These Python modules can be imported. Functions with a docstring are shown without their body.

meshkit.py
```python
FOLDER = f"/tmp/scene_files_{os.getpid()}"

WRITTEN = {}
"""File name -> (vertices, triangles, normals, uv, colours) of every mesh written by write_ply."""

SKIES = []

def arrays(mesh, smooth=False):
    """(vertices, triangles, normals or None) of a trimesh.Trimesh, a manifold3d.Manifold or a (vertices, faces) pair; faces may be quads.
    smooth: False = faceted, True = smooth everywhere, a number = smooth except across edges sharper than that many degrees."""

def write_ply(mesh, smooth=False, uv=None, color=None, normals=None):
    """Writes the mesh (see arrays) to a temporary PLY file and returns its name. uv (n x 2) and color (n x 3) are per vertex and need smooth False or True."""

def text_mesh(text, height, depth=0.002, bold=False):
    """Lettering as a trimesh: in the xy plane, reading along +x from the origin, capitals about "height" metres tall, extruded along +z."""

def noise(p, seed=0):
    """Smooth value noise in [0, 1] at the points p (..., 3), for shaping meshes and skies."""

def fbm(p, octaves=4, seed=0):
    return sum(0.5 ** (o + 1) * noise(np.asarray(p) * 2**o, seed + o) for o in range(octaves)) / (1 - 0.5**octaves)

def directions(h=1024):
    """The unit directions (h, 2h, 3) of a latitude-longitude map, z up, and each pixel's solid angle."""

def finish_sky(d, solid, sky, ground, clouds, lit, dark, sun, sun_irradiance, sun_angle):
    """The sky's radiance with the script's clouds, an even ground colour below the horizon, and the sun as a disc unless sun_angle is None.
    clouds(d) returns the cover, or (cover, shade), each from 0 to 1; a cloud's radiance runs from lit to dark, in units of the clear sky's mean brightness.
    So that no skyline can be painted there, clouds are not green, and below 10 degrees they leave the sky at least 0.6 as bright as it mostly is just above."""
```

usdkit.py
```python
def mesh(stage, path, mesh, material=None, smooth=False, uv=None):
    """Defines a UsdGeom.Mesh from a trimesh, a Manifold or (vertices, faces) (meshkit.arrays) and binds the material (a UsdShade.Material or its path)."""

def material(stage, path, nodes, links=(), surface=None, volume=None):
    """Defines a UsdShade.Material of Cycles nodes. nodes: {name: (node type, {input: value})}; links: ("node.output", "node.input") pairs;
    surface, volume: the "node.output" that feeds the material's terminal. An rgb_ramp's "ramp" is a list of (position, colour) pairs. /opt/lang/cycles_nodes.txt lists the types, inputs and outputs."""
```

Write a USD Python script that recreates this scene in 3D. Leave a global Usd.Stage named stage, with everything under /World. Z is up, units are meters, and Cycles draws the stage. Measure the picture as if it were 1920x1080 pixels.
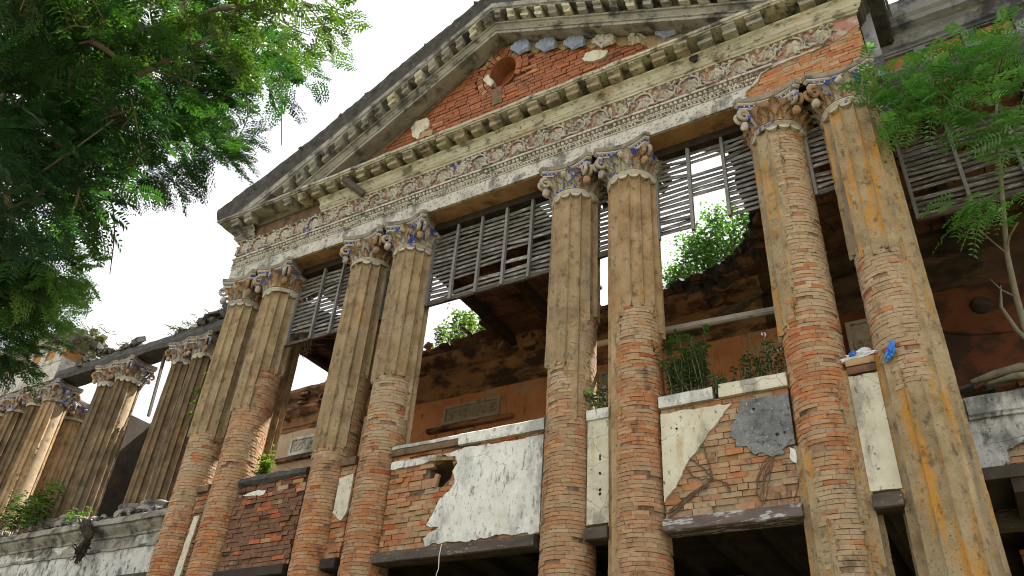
import math, random
import numpy as np, trimesh
import shapely.geometry as sg
from shapely.ops import unary_union
import usdkit, meshkit
from pxr import Usd, UsdGeom, UsdLux, UsdShade, Gf, Sdf, Vt

stage = Usd.Stage.CreateInMemory()
UsdGeom.SetStageUpAxis(stage, UsdGeom.Tokens.z)
UsdGeom.SetStageMetersPerUnit(stage, 1.0)
UsdGeom.Xform.Define(stage, '/World'); UsdGeom.Scope.Define(stage, '/World/Looks')
PI = math.pi

# ------------------------------------------------------------------ camera, sky, sun, exposure
CAM = (5.9366, -8.4112, 1.6); YAW, PITCH, ROLL, FPX = -0.57548, 0.59685, 0.07733, 1509.27
EXPOSURE = 2.3
SKY_STRENGTH = 0.05
SUN_AZ, SUN_EL, SUN_INT = math.radians(72), math.radians(57), 1.0
cy_, sy_, cp_, sp_ = math.cos(YAW), math.sin(YAW), math.cos(PITCH), math.sin(PITCH)
fwd = np.array([sy_*cp_, cy_*cp_, sp_]); rgt = np.array([cy_, -sy_, 0.0]); upv = np.cross(rgt, fwd)
r2 = rgt*math.cos(ROLL)+upv*math.sin(ROLL); u2 = -rgt*math.sin(ROLL)+upv*math.cos(ROLL)
cam = UsdGeom.Camera.Define(stage, '/World/camera')
cam.AddTransformOp().Set(Gf.Matrix4d(*r2, 0, *u2, 0, *(-fwd), 0, *CAM, 1))
cam.CreateFocalLengthAttr(28.3); cam.CreateHorizontalApertureAttr(28.3*1920/FPX); cam.CreateVerticalApertureAttr(28.3*1080/FPX)
cam.CreateClippingRangeAttr(Gf.Vec2f(0.05, 5000)); cam.CreateExposureAttr(EXPOSURE)
SUN = np.array([math.cos(SUN_AZ)*math.cos(SUN_EL), math.sin(SUN_AZ)*math.cos(SUN_EL), math.sin(SUN_EL)])
dome = UsdLux.DomeLight.Define(stage, '/World/sky'); dome.GetPrim().SetCustomDataByKey('kind', 'structure')
sky = usdkit.material(stage, '/World/Looks/sky', {
    's': ('sky_texture', {'sky_type': 'single_scattering', 'sun_disc': False, 'sun_elevation': SUN_EL, 'sun_rotation': math.atan2(SUN[0], SUN[1]), 'aerosol_density': 2.0}),
    'tc': ('texture_coordinate', {}),
    'n': ('noise_texture', {'scale': 1.6, 'detail': 5.0, 'roughness': 0.55}),
    'r': ('map_range', {'range_type': 'smoothstep', 'from_min': 0.25, 'from_max': 0.6, 'to_min': 0.85, 'to_max': 1.0}),
    'w': ('mix_color', {'blend_type': 'mix', 'b': (5.3, 5.35, 5.45), 'use_clamp': False}),
    'b': ('background_shader', {'strength': SKY_STRENGTH})},
    [('tc.generated', 'n.vector'), ('n.fac', 'r.value'), ('r.result', 'w.fac'), ('s.color', 'w.a'), ('w.result', 'b.color')], surface='b.background')
UsdShade.MaterialBindingAPI.Apply(dome.GetPrim()).Bind(sky)
sun = UsdLux.DistantLight.Define(stage, '/World/sun')
sun.CreateIntensityAttr(SUN_INT); sun.CreateAngleAttr(0.53); sun.CreateNormalizeAttr(True); sun.CreateColorAttr(Gf.Vec3f(1.0, 0.93, 0.82))
zx = np.cross([0, 0, 1.0], SUN); zx /= np.linalg.norm(zx); zy = np.cross(SUN, zx)
sun.AddTransformOp().Set(Gf.Matrix4d(*zx, 0, *zy, 0, *SUN, 0, 0, 0, 30, 1))

# ------------------------------------------------------------------ helpers
rng = np.random.default_rng(11); random.seed(11)
ORG, COUNT = {}, {}

def numbered(parent, name):
    k = COUNT.get((parent, name), 0); COUNT[(parent, name)] = k+1
    return f'{parent}/{name}' + (f'_{k:03d}' if k else '')

def meta(prim, label=None, category=None, group=None, kind=None):
    if category and not kind: kind = 'thing'
    for k, v in (('label', label), ('category', category), ('group', group), ('kind', kind)):
        if v: prim.SetCustomDataByKey(k, v)

def thing(name, label, category, at=(0, 0, 0), group=None, kind=None):
    p = numbered('/World', name)
    x = UsdGeom.Xform.Define(stage, p); x.AddTranslateOp().Set(Gf.Vec3d(*map(float, at)))
    ORG[p] = np.array(at, float); meta(x.GetPrim(), label, category, group, kind)
    return p

def write_mesh(path, v, f, mat, normals=None):
    m = UsdGeom.Mesh.Define(stage, path)
    m.CreatePointsAttr(Vt.Vec3fArray.FromNumpy(np.ascontiguousarray(v, np.float32)))
    n = f.shape[1]
    m.CreateFaceVertexCountsAttr(Vt.IntArray.FromNumpy(np.full(len(f), n, np.int32)))
    m.CreateFaceVertexIndicesAttr(Vt.IntArray.FromNumpy(np.ascontiguousarray(f, np.int32).ravel()))
    m.CreateSubdivisionSchemeAttr('none')
    if normals is not None:
        m.CreateNormalsAttr(Vt.Vec3fArray.FromNumpy(np.ascontiguousarray(normals, np.float32))); m.SetNormalsInterpolation('vertex')
    UsdShade.MaterialBindingAPI.Apply(m.GetPrim()).Bind(mat)
    return m

class MB:
    """collects geometry for one mesh"""
    def __init__(s): s.v, s.f, s.n = [], [], 0
    def add(s, v, f):
        v, f = np.asarray(v, float), np.asarray(f, int)
        if f.shape[1] == 4: f = np.vstack([f[:, [0, 1, 2]], f[:, [0, 2, 3]]])
        s.v.append(v); s.f.append(f+s.n); s.n += len(v); return s
    def tm(s, m): return s.add(m.vertices, m.faces)
    def box(s, c, size, rot=None):
        h = np.array(size)/2; v = np.array([[x, y, z] for x in (-1, 1) for y in (-1, 1) for z in (-1, 1)])*h
        if rot is not None: v = v@np.asarray(rot).T
        return s.add(v+np.array(c), BOXF)
    def bar(s, a, b, w, h, up=(0, 0, 1), jit=0):
        a, b = np.array(a, float), np.array(b, float); d = b-a; L = np.linalg.norm(d); d /= L
        u = np.array(up, float); u -= d*(u@d); u /= np.linalg.norm(u); sd = np.cross(d, u)
        v = np.array([a+t*L*d+x*w/2*sd+z*h/2*u for t in (0, 1) for x in (-1, 1) for z in (-1, 1)])
        if jit: v += rng.normal(0, jit, v.shape)
        return s.add(v, BOXF)
    def tube(s, pts, rad, n=7):
        pts = np.array(pts, float); rad = np.broadcast_to(rad, len(pts))
        t = np.gradient(pts, axis=0); t /= np.linalg.norm(t, axis=1, keepdims=True)+1e-12
        a = np.array([0, 0, 1.0]) if abs(t[0][2]) < .9 else np.array([1.0, 0, 0])
        rings = []
        for p, d, r in zip(pts, t, rad):
            a = a-d*(a@d); a /= np.linalg.norm(a)+1e-12; b = np.cross(d, a)
            th = np.arange(n)*2*PI/n; rings.append(p+r*(np.cos(th)[:, None]*a+np.sin(th)[:, None]*b))
        return s.loft(rings, True, True)
    def loft(s, rings, closed=True, caps=False):
        R = np.array(rings); m, n = R.shape[:2]; idx = np.arange(m*n).reshape(m, n)
        k = n if closed else n-1; j = np.arange(k); j2 = (j+1) % n
        f = np.concatenate([np.stack([idx[i, j], idx[i, j2], idx[i+1, j2], idx[i+1, j]], 1) for i in range(m-1)])
        v = R.reshape(-1, 3); s.add(v, f)
        if caps:
            for ring, flip in ((R[0], 1), (R[-1], 0)):
                c = ring.mean(0); vv = np.vstack([ring, c]); ff = np.array([[a, (a+1) % n, n] for a in range(n)])
                s.add(vv, ff[:, ::-1] if flip else ff)
        return s
    def data(s): return np.concatenate(s.v), np.concatenate(s.f)

BOXF = np.array([[0, 1, 3, 2], [4, 6, 7, 5], [0, 4, 5, 1], [2, 3, 7, 6], [0, 2, 6, 4], [1, 5, 7, 3]])

def part(parent, name, mb, mat, smooth=False, label=None, kind=None):
    p = numbered(parent, name)
    v, f = mb.data() if isinstance(mb, MB) else (np.asarray(mb[0], float), np.asarray(mb[1], int))
    o = ORG[parent]; ORG[p] = o; v = v-o
    nrm = None
    if smooth:
        if smooth is True:
            if f.shape[1] == 4: f = np.vstack([f[:, [0, 1, 2]], f[:, [0, 2, 3]]])
            nrm = np.zeros_like(v); fn = np.cross(v[f[:, 1]]-v[f[:, 0]], v[f[:, 2]]-v[f[:, 0]])
            for k in range(3): np.add.at(nrm, f[:, k], fn)
            nrm /= np.linalg.norm(nrm, axis=1, keepdims=True)+1e-12
        else:
            v, f, nrm = meshkit.arrays((v, f), smooth)
    m = write_mesh(p, v, f, mat, nrm); meta(m.GetPrim(), label=label, kind=kind)
    return p

def single(name, label, category, mb, mat, at=(0, 0, 0), group=None, kind=None, smooth=False):
    """a top-level thing that is one mesh"""
    p = numbered('/World', name); ORG[p] = np.array(at, float)
    v, f = mb.data(); v = v-np.array(at); nrm = None
    if smooth: v, f, nrm = meshkit.arrays((v, f), smooth)
    m = write_mesh(p, v, f, mat, nrm); m.AddTranslateOp().Set(Gf.Vec3d(*map(float, at))); meta(m.GetPrim(), label, category, group, kind)
    return p

def fb(p, scale=1.0, seed=0, oct=3): return meshkit.fbm(np.asarray(p)*scale, oct, seed)-0.5

# ------------------------------------------------------------------ materials (procedural, positions in world space)
def mat(name, stops, scale=3.0, stretch=(1, 1, 1), layers=(), bump=(40, .5, .01), rough=.9, rnd=0.0, spec=.25, lo=.3, hi=.7, detail=6.0, hue_rnd=0.0, bump2=None, trans=None, crack=None):
    N = {'g': ('geometry', {}), 'mp': ('mapping', {'mapping_type': 'point', 'scale': stretch}),
         'n': ('noise_texture', {'scale': scale, 'detail': detail, 'roughness': .62}),
         'r': ('rgb_ramp', {'ramp': [(lo+(hi-lo)*i/(len(stops)-1), c) for i, c in enumerate(stops)]})}
    L = [('g.position', 'mp.vector'), ('mp.vector', 'n.vector'), ('n.fac', 'r.fac')]
    cur = 'r.color'
    for i, (col, sc, st, a, b, amt) in enumerate(layers):
        N[f'lm{i}'] = ('mapping', {'mapping_type': 'point', 'scale': st, 'location': (7.3*i+1.7, 3.1*i, 1.9*i)})
        N[f'ln{i}'] = ('noise_texture', {'scale': sc, 'detail': 7.0, 'roughness': .65})
        N[f'lr{i}'] = ('map_range', {'range_type': 'smoothstep', 'from_min': a, 'from_max': b, 'to_min': 0.0, 'to_max': amt})
        N[f'lx{i}'] = ('mix_color', {'blend_type': 'mix', 'b': col})
        L += [('g.position', f'lm{i}.vector'), (f'lm{i}.vector', f'ln{i}.vector'), (f'ln{i}.fac', f'lr{i}.value'), (f'lr{i}.result', f'lx{i}.fac'), (cur, f'lx{i}.a')]
        cur = f'lx{i}.result'
    if crack:
        N['cd'] = ('noise_texture', {'scale': crack*2.5, 'detail': 4.0}); N['cm'] = ('mix_vector', {'fac': .12, 'use_clamp': False})
        N['cv'] = ('voronoi_texture', {'feature': 'distance_to_edge', 'scale': crack}); N['cr'] = ('map_range', {'range_type': 'smoothstep', 'from_min': .002, 'from_max': .010, 'to_min': 1.0, 'to_max': 0.0})
        N['ck'] = ('noise_texture', {'scale': crack*.6, 'detail': 2.0}); N['cq'] = ('map_range', {'range_type': 'smoothstep', 'from_min': .46, 'from_max': .58, 'to_min': 0.0, 'to_max': .55})
        N['cx'] = ('math', {'math_type': 'multiply'}); N['cc'] = ('mix_color', {'blend_type': 'mix', 'b': (.06, .05, .042)})
        L += [('g.position', 'cd.vector'), ('g.position', 'cm.a'), ('cd.color', 'cm.b'), ('cm.result', 'cv.vector'), ('cv.distance', 'cr.value'), ('g.position', 'ck.vector'), ('ck.fac', 'cq.value'), ('cr.result', 'cx.value1'), ('cq.result', 'cx.value2'), ('cx.value', 'cc.fac'), (cur, 'cc.a')]
        cur = 'cc.result'
    if rnd:
        N['oi'] = ('object_info', {}); N['ad'] = ('math', {'math_type': 'add'}); N['frc'] = ('math', {'math_type': 'fraction'})
        N['vr'] = ('map_range', {'from_min': 0.0, 'from_max': 1.0, 'to_min': 1-rnd, 'to_max': 1+rnd})
        N['hv'] = ('hsv', {'hue': .5, 'saturation': 1.0, 'fac': 1.0})
        L += [('oi.random', 'ad.value1'), ('g.random_per_island', 'ad.value2'), ('ad.value', 'frc.value1'), ('frc.value', 'vr.value'), ('vr.result', 'hv.value'), (cur, 'hv.color')]
        if hue_rnd:
            N['m7'] = ('math', {'math_type': 'multiply', 'value2': 7.31}); N['f7'] = ('math', {'math_type': 'fraction'})
            N['hr'] = ('map_range', {'from_min': 0.0, 'from_max': 1.0, 'to_min': .5-hue_rnd, 'to_max': .5+hue_rnd})
            L += [('frc.value', 'm7.value1'), ('m7.value', 'f7.value1'), ('f7.value', 'hr.value'), ('hr.result', 'hv.hue')]
        cur = 'hv.color'
    N['p'] = ('principled_bsdf', {'roughness': rough, 'specular_ior_level': spec})
    L.append((cur, 'p.base_color'))
    if bump:
        N['bn'] = ('noise_texture', {'scale': bump[0], 'detail': 5.0, 'roughness': .7})
        N['bp'] = ('bump', {'strength': bump[1], 'distance': bump[2]})
        L += [('g.position', 'bn.vector'), ('bn.fac', 'bp.height'), ('bp.normal', 'p.normal')]
        if bump2:
            N['bn2'] = ('noise_texture', {'scale': bump2[0], 'detail': 3.0}); N['bp2'] = ('bump', {'strength': bump2[1], 'distance': bump2[2]})
            L += [('g.position', 'bn2.vector'), ('bn2.fac', 'bp2.height'), ('bp2.normal', 'bp.normal')]
    surf = 'p.BSDF'
    if trans:
        N['tl'] = ('translucent_bsdf', {}); N['tm'] = ('mix_color', {'blend_type': 'multiply', 'fac': 1.0, 'b': trans[1], 'use_clamp': False}); N['mx'] = ('mix_closure', {'fac': trans[0]})
        L += [(cur, 'tm.a'), ('tm.result', 'tl.color'), ('p.BSDF', 'mx.closure1'), ('tl.BSDF', 'mx.closure2')]; surf = 'mx.closure'
    return usdkit.material(stage, f'/World/Looks/{name}', N, L, surface=surf)

U1 = (1, 1, 1); STREAK = (5, 5, .35)
GRIME = (.035, .032, .03)
M = {}
def stuccomat(name, stops, streak, lichen):
    return mat(name, stops, 3.0, U1, [((.115, .098, .078), 1.5, (3, 3, .28), .50, .74, streak), ((.46, .22, .03), 2.0, (2.6, 2.6, .45), .62-lichen, .74-lichen, .85),
        ((.07, .058, .045), 11, (1, 1, .6), .53, .68, .7), ((.035, .032, .03), 48, U1, .58, .67, .8)], (48, 1.0, .014), bump2=(10, .7, .025))
M['stucco'] = stuccomat('stucco', [(.19, .13, .07), (.315, .23, .13), (.39, .30, .185)], .7, .0)
M['stucco_lichen'] = stuccomat('stucco_lichen', [(.19, .13, .07), (.31, .235, .135), (.40, .315, .20)], .75, .11)
M['stucco_warm'] = stuccomat('stucco_warm', [(.22, .14, .07), (.34, .23, .12), (.42, .31, .19)], .6, .03)
M['stucco_dark'] = stuccomat('stucco_dark', [(.09, .06, .034), (.17, .12, .068), (.26, .185, .105)], .9, .01)  # darkened copy, shade on the wing columns put into the colour
def brickmat(name, a, b, limy, rnd=.16):
    return mat(name, [a, b], 11, U1, [((.34, .245, .15), 2.6, (1, 1, 1.8), .57-limy, .72-limy, .88), ((.05, .04, .032), 4, (1, 1, .7), .54, .70, .7), ((.04, .03, .025), 26, (1, 1, .8), .58, .68, .75)], (70, .9, .012), rnd=rnd, hue_rnd=.004, bump2=(22, .7, .014))
M['brick_orange'] = brickmat('brick_orange', (.32, .13, .052), (.40, .185, .085), .06)
M['brick_red'] = brickmat('brick_red', (.28, .075, .03), (.38, .12, .05), .05)
M['brick_tan'] = brickmat('brick_tan', (.32, .175, .09), (.39, .235, .135), .10)
M['brick_lime'] = brickmat('brick_lime', (.37, .26, .165), (.45, .35, .235), .24, .10)
M['brick_dark'] = brickmat('brick_dark', (.12, .058, .036), (.20, .105, .06), -.02)
M['tymp_red'] = mat('tymp_red', [(.22, .078, .038), (.32, .125, .06)], 9, U1, [((.055, .04, .032), 2.0, U1, .54, .70, .8), ((.36, .28, .21), 12, U1, .62, .72, .6)], (70, .9, .012), rnd=.15, hue_rnd=.004)
M['mortar'] = mat('mortar', [(.12, .075, .045), (.22, .145, .09)], 8, U1, [((.04, .035, .03), 3, U1, .5, .7, .7)], (60, 1, .02))
M['column_mortar'] = mat('column_mortar', [(.19, .115, .07), (.32, .22, .14)], 6, U1, [((.05, .035, .025), 5, U1, .5, .66, .8)], (60, 1, .02))
M['mortar_pale'] = mat('mortar_pale', [(.26, .19, .12), (.38, .29, .18)], 8, U1, [((.07, .05, .035), 3, U1, .55, .7, .7)], (60, 1, .02))
M['mortar_dark'] = mat('mortar_dark', [(.035, .02, .014), (.08, .04, .026)], 8, U1, [], (60, 1, .02))
M['plaster_white'] = mat('plaster_white', [(.50, .50, .47), (.68, .68, .64)], 3, U1,
    [((.22, .225, .22), 1.5, (1.3, 1.3, .6), .46, .62, .75), ((.10, .10, .10), 11, (1, 1, .35), .54, .66, .7), ((.05, .05, .05), 34, (1, 1, .6), .58, .68, .8), ((.42, .38, .24), 1.5, U1, .55, .75, .6)], (45, .5, .008), crack=2.6)
M['plaster_cream'] = mat('plaster_cream', [(.44, .41, .32), (.60, .57, .46)], 3, U1,
    [((.20, .19, .16), 2.2, (1.5, 1.5, .7), .52, .66, .75), ((.06, .055, .05), 22, (1, 1, .6), .58, .68, .8), ((.38, .26, .11), 2.5, (2, 2, .5), .58, .70, .6)], (45, .5, .008), crack=2.2)
M['plaster_grey'] = mat('plaster_grey', [(.10, .105, .11), (.25, .255, .26)], 4, U1, [((.60, .60, .58), 22, U1, .62, .68, .8), ((.05, .05, .05), 14, U1, .52, .66, .8)], (40, 1.0, .02), crack=3.0)
M['plaster_mildew'] = mat('plaster_mildew', [(.38, .38, .36), (.56, .56, .53)], 3, U1,
    [((.12, .12, .12), 1.6, (1.4, 1.4, .8), .44, .60, .85), ((.05, .05, .05), 9, (1, 1, .5), .52, .66, .85), ((.03, .03, .03), 30, U1, .57, .67, .8)], (45, .6, .01), crack=1.8)
M['entab'] = mat('entab', [(.28, .265, .235), (.44, .42, .375), (.52, .49, .43)], 4, U1,
    [((.08, .075, .068), 3.0, (1.5, 1.5, .9), .48, .66, .8), ((.04, .04, .038), 20, U1, .53, .63, .85)], (50, .8, .012))
M['relief'] = mat('relief', [(.36, .33, .28), (.54, .50, .43)], 7, U1, [((.08, .072, .062), 9, U1, .50, .64, .85)], (60, .9, .012), rnd=.12)
M['frieze_ground'] = mat('frieze_ground', [(.30, .14, .105), (.38, .20, .15)], 4, U1,
    [((.38, .335, .285), 6, U1, .50, .60, .85), ((.06, .085, .32), 1.1, U1, .56, .62, .9), ((.07, .06, .055), 6, U1, .6, .7, .8)], (50, .8, .012))
M['cornice'] = mat('cornice', [(.36, .34, .265), (.52, .495, .40)], 3, (.6, 1, 1),
    [((.33, .21, .08), 2.2, (.8, 3, 3), .55, .68, .75), ((.09, .075, .055), 3.5, (.7, 1, 1), .52, .66, .85), ((.05, .042, .035), 18, (.7, 1, 1), .56, .66, .85)], (45, .6, .01))
M['modillion'] = mat('modillion', [(.22, .185, .125), (.36, .315, .23)], 5, U1, [((.10, .075, .045), 3, U1, .48, .62, .8), ((.04, .035, .03), 16, U1, .56, .66, .8)], (50, .8, .012), rnd=.14)
M['bare_clay'] = mat('bare_clay', [(.10, .065, .04), (.19, .12, .07)], 5, U1, [((.05, .04, .03), 4, U1, .48, .62, .8)], (40, 1, .02))
M['bed_dark'] = mat('bed_dark', [(.09, .07, .045), (.17, .135, .09)], 4, U1, [((.03, .025, .02), 3, U1, .5, .65, .8)], (50, .8, .012))  # shadow between the modillions put into the bed colour
M['corona'] = mat('corona', [(.30, .28, .22), (.47, .44, .35)], 4, (.7, 1, 1), [((.05, .045, .04), 3.2, U1, .48, .62, .9), ((.04, .035, .03), 20, U1, .55, .65, .85)], (45, .8, .012))
M['cornice_grimy'] = mat('cornice_grimy', [(.19, .18, .155), (.34, .325, .28)], 3, (.7, 1, 1),
    [((.045, .042, .04), 2.6, U1, .45, .64, .92), ((.03, .03, .03), 18, U1, .58, .68, .8)], (45, .8, .012))
M['roofmass'] = mat('roofmass', [(.035, .034, .034), (.09, .085, .08)], 6, U1, [((.19, .17, .14), 7, U1, .58, .7, .7), ((.05, .08, .03), 3, U1, .6, .7, .5)], (25, 1, .03))
M['soffit'] = mat('soffit', [(.23, .125, .06), (.36, .205, .10)], 4, U1, [((.07, .05, .035), 3, U1, .5, .66, .8)], (50, .8, .015))
M['blue'] = mat('blue', [(.025, .035, .16), (.05, .075, .28)], 12, U1, [((.30, .27, .23), 8, U1, .50, .62, .85), ((.20, .11, .06), 3, U1, .50, .62, .85), ((.05, .045, .04), 14, U1, .56, .68, .8)], (60, .6, .01))
M['shell_blue'] = mat('shell_blue', [(.20, .24, .36), (.30, .34, .46)], 10, U1, [((.12, .12, .13), 12, U1, .58, .68, .8)], (60, .7, .01))
M['cap_white'] = mat('cap_white', [(.32, .29, .23), (.50, .46, .385)], 9, U1, [((.04, .07, .34), 10, U1, .60, .66, .85), ((.09, .08, .07), 12, U1, .58, .68, .8)], (60, .6, .01))
M['cap_leaf'] = mat('cap_leaf', [(.25, .22, .17), (.42, .375, .30)], 9, U1, [((.32, .16, .07), 4.5, U1, .58, .66, .85), ((.035, .065, .32), 7, U1, .54, .60, .9), ((.07, .06, .05), 14, U1, .6, .7, .8)], (60, .7, .012), rnd=.12)
M['cap_terra'] = mat('cap_terra', [(.21, .12, .065), (.35, .225, .135)], 8, U1, [((.50, .46, .38), 9, U1, .58, .66, .8), ((.08, .06, .045), 9, U1, .56, .68, .8)], (50, .8, .012), rnd=.12)
M['abacus_block'] = mat('abacus_block', [(.15, .125, .10), (.29, .25, .20)], 7, U1, [((.05, .045, .04), 4, U1, .5, .66, .8)], (50, .8, .015))
M['orange_wall'] = mat('orange_wall', [(.45, .175, .075), (.56, .26, .125)], 2.4, U1,
    [((.40, .29, .20), 1.3, U1, .54, .62, .85), ((.17, .065, .035), 2.4, (2, 2, .6), .54, .70, .75), ((.04, .03, .025), 6, U1, .6, .72, .7)], (40, .5, .008), crack=1.2)
M['soot_wall'] = mat('soot_wall', [(.085, .03, .015), (.15, .05, .022)], 2.4, U1, [((.03, .02, .015), 1.6, (1, 1, 1.3), .44, .60, .9)], (40, .5, .008))  # orange wall darkened to paint in the deep shade under the roof
M['soot_cornice'] = mat('soot_cornice', [(.05, .03, .02), (.10, .06, .035)], 3, (.6, 1, 1), [((.02, .016, .013), 2.2, (.7, 1, 1.4), .44, .60, .9)], (40, .8, .015))  # dark cornice copy, the roof's shade put into its colour
M['cream_wall'] = mat('cream_wall', [(.44, .32, .20), (.56, .45, .32)], 2.4, U1, [((.42, .17, .06), 2, U1, .58, .68, .7), ((.07, .06, .05), 4, U1, .58, .70, .8)], (40, .5, .008), crack=1.2)
M['dark_wall'] = mat('dark_wall', [(.03, .025, .02), (.08, .06, .045)], 3, U1, [], (40, .6, .01))  # near-black paints the shade of the wing and ground floor in
M['wall_cornice'] = mat('wall_cornice', [(.22, .11, .055), (.34, .19, .095)], 4, (.6, 1, 1), [((.035, .028, .024), 2.2, (.7, 1, 1.4), .44, .60, .92)], (40, .8, .015))
M['panel_grey'] = mat('panel_grey', [(.30, .25, .20), (.42, .36, .29)], 8, U1, [((.08, .06, .05), 10, U1, .55, .68, .8)], (60, .8, .012))
M['wing_panel'] = mat('wing_panel', [(.30, .145, .055), (.38, .21, .09)], 5, U1, [((.12, .07, .04), 4, U1, .55, .7, .7)], (50, .7, .01))
M['wing_grime'] = mat('wing_grime', [(.15, .155, .17), (.29, .29, .30)], 3, (.6, 1, 1), [((.035, .036, .045), 2.0, U1, .45, .62, .9), ((.36, .34, .31), 9, (.5, 1, 1), .6, .68, .7)], (40, .8, .015))
M['slat'] = mat('slat', [(.085, .08, .072), (.20, .19, .175)], 7, (.5, 2, 2), [((.42, .41, .38), 16, (.4, 1.5, 1.5), .54, .62, .8), ((.04, .036, .032), 5, (.5, 1.5, 1.5), .52, .64, .8)], (60, .6, .006), rnd=.3, rough=.8)
M['stile'] = mat('stile', [(.12, .115, .11), (.22, .215, .21)], 7, (2, 2, .5), [((.42, .41, .39), 30, U1, .60, .66, .8)], (60, .6, .006), rnd=.15, rough=.8)
M['timber'] = mat('timber', [(.045, .036, .03), (.11, .088, .072)], 6, (.5, 2, 2), [((.38, .37, .34), 30, (.35, 1.5, 1.5), .60, .68, .75)], (60, .8, .01), rough=.85)
M['timber_flaky'] = mat('timber_flaky', [(.09, .065, .06), (.16, .125, .115)], 6, (.5, 2, 2), [((.44, .45, .44), 13, (.4, 1.5, 1.8), .53, .60, .85)], (60, .9, .012), rough=.85)
M['timber_dark'] = mat('timber_dark', [(.018, .014, .011), (.05, .037, .028)], 6, U1, [], (50, .8, .01))
M['ceiling_tile'] = mat('ceiling_tile', [(.085, .042, .026), (.17, .09, .055)], 5, U1, [((.02, .015, .012), 2, U1, .5, .66, .8)], (50, .8, .01), rnd=.3)
M['pole'] = mat('pole', [(.20, .18, .15), (.33, .30, .26)], 6, (.4, 2, 2), [((.08, .07, .06), 8, U1, .55, .68, .7)], (60, .6, .006))
M['bark'] = mat('bark', [(.07, .055, .04), (.16, .13, .095)], 9, (1, 1, .4), [], (50, 1, .01))
M['bark_pale'] = mat('bark_pale', [(.10, .09, .062), (.20, .18, .13)], 9, (1, 1, .4), [((.07, .06, .05), 8, U1, .55, .68, .7)], (50, 1, .008))
M['root'] = mat('root', [(.07, .045, .03), (.16, .11, .075)], 12, U1, [], (60, .6, .004))
M['leaf_feather'] = mat('leaf_feather', [(.010, .030, .012), (.022, .062, .015), (.045, .10, .018)], 1.3, U1, [((.018, .05, .035), 1.0, U1, .5, .62, .7)], None, .55, rnd=.4, hue_rnd=.02, trans=(.38, (1.4, 1.7, .6)))
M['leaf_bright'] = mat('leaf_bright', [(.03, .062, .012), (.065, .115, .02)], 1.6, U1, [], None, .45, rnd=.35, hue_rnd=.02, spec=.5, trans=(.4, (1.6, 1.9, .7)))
M['leaf_young'] = mat('leaf_young', [(.07, .18, .035), (.14, .30, .06)], 1.6, U1, [], None, .35, rnd=.35, hue_rnd=.02, spec=.6, trans=(.35, (1.5, 1.7, .8)))
M['leaf_broad'] = mat('leaf_broad', [(.03, .08, .018), (.075, .15, .03)], 2, U1, [], None, .45, rnd=.4, hue_rnd=.02, spec=.5, trans=(.4, (1.5, 1.8, .7)))
M['leaf_herb'] = mat('leaf_herb', [(.035, .07, .03), (.07, .12, .045)], 3, U1, [], None, .55, rnd=.35, hue_rnd=.015, trans=(.3, (1.4, 1.6, .8)))
M['petal'] = mat('petal', [(.6, .52, .62), (.72, .68, .72)], 4, U1, [], None, .6)
M['moss'] = mat('moss', [(.05, .06, .025), (.14, .14, .06)], 5, U1, [((.28, .24, .15), 7, U1, .55, .65, .8)], None, .9, rnd=.3, trans=(.2, (1.4, 1.5, .8)))
M['plastic_white'] = mat('plastic_white', [(.55, .56, .60), (.75, .76, .80)], 9, U1, [], (30, .4, .01), .35, spec=.5)
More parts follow.
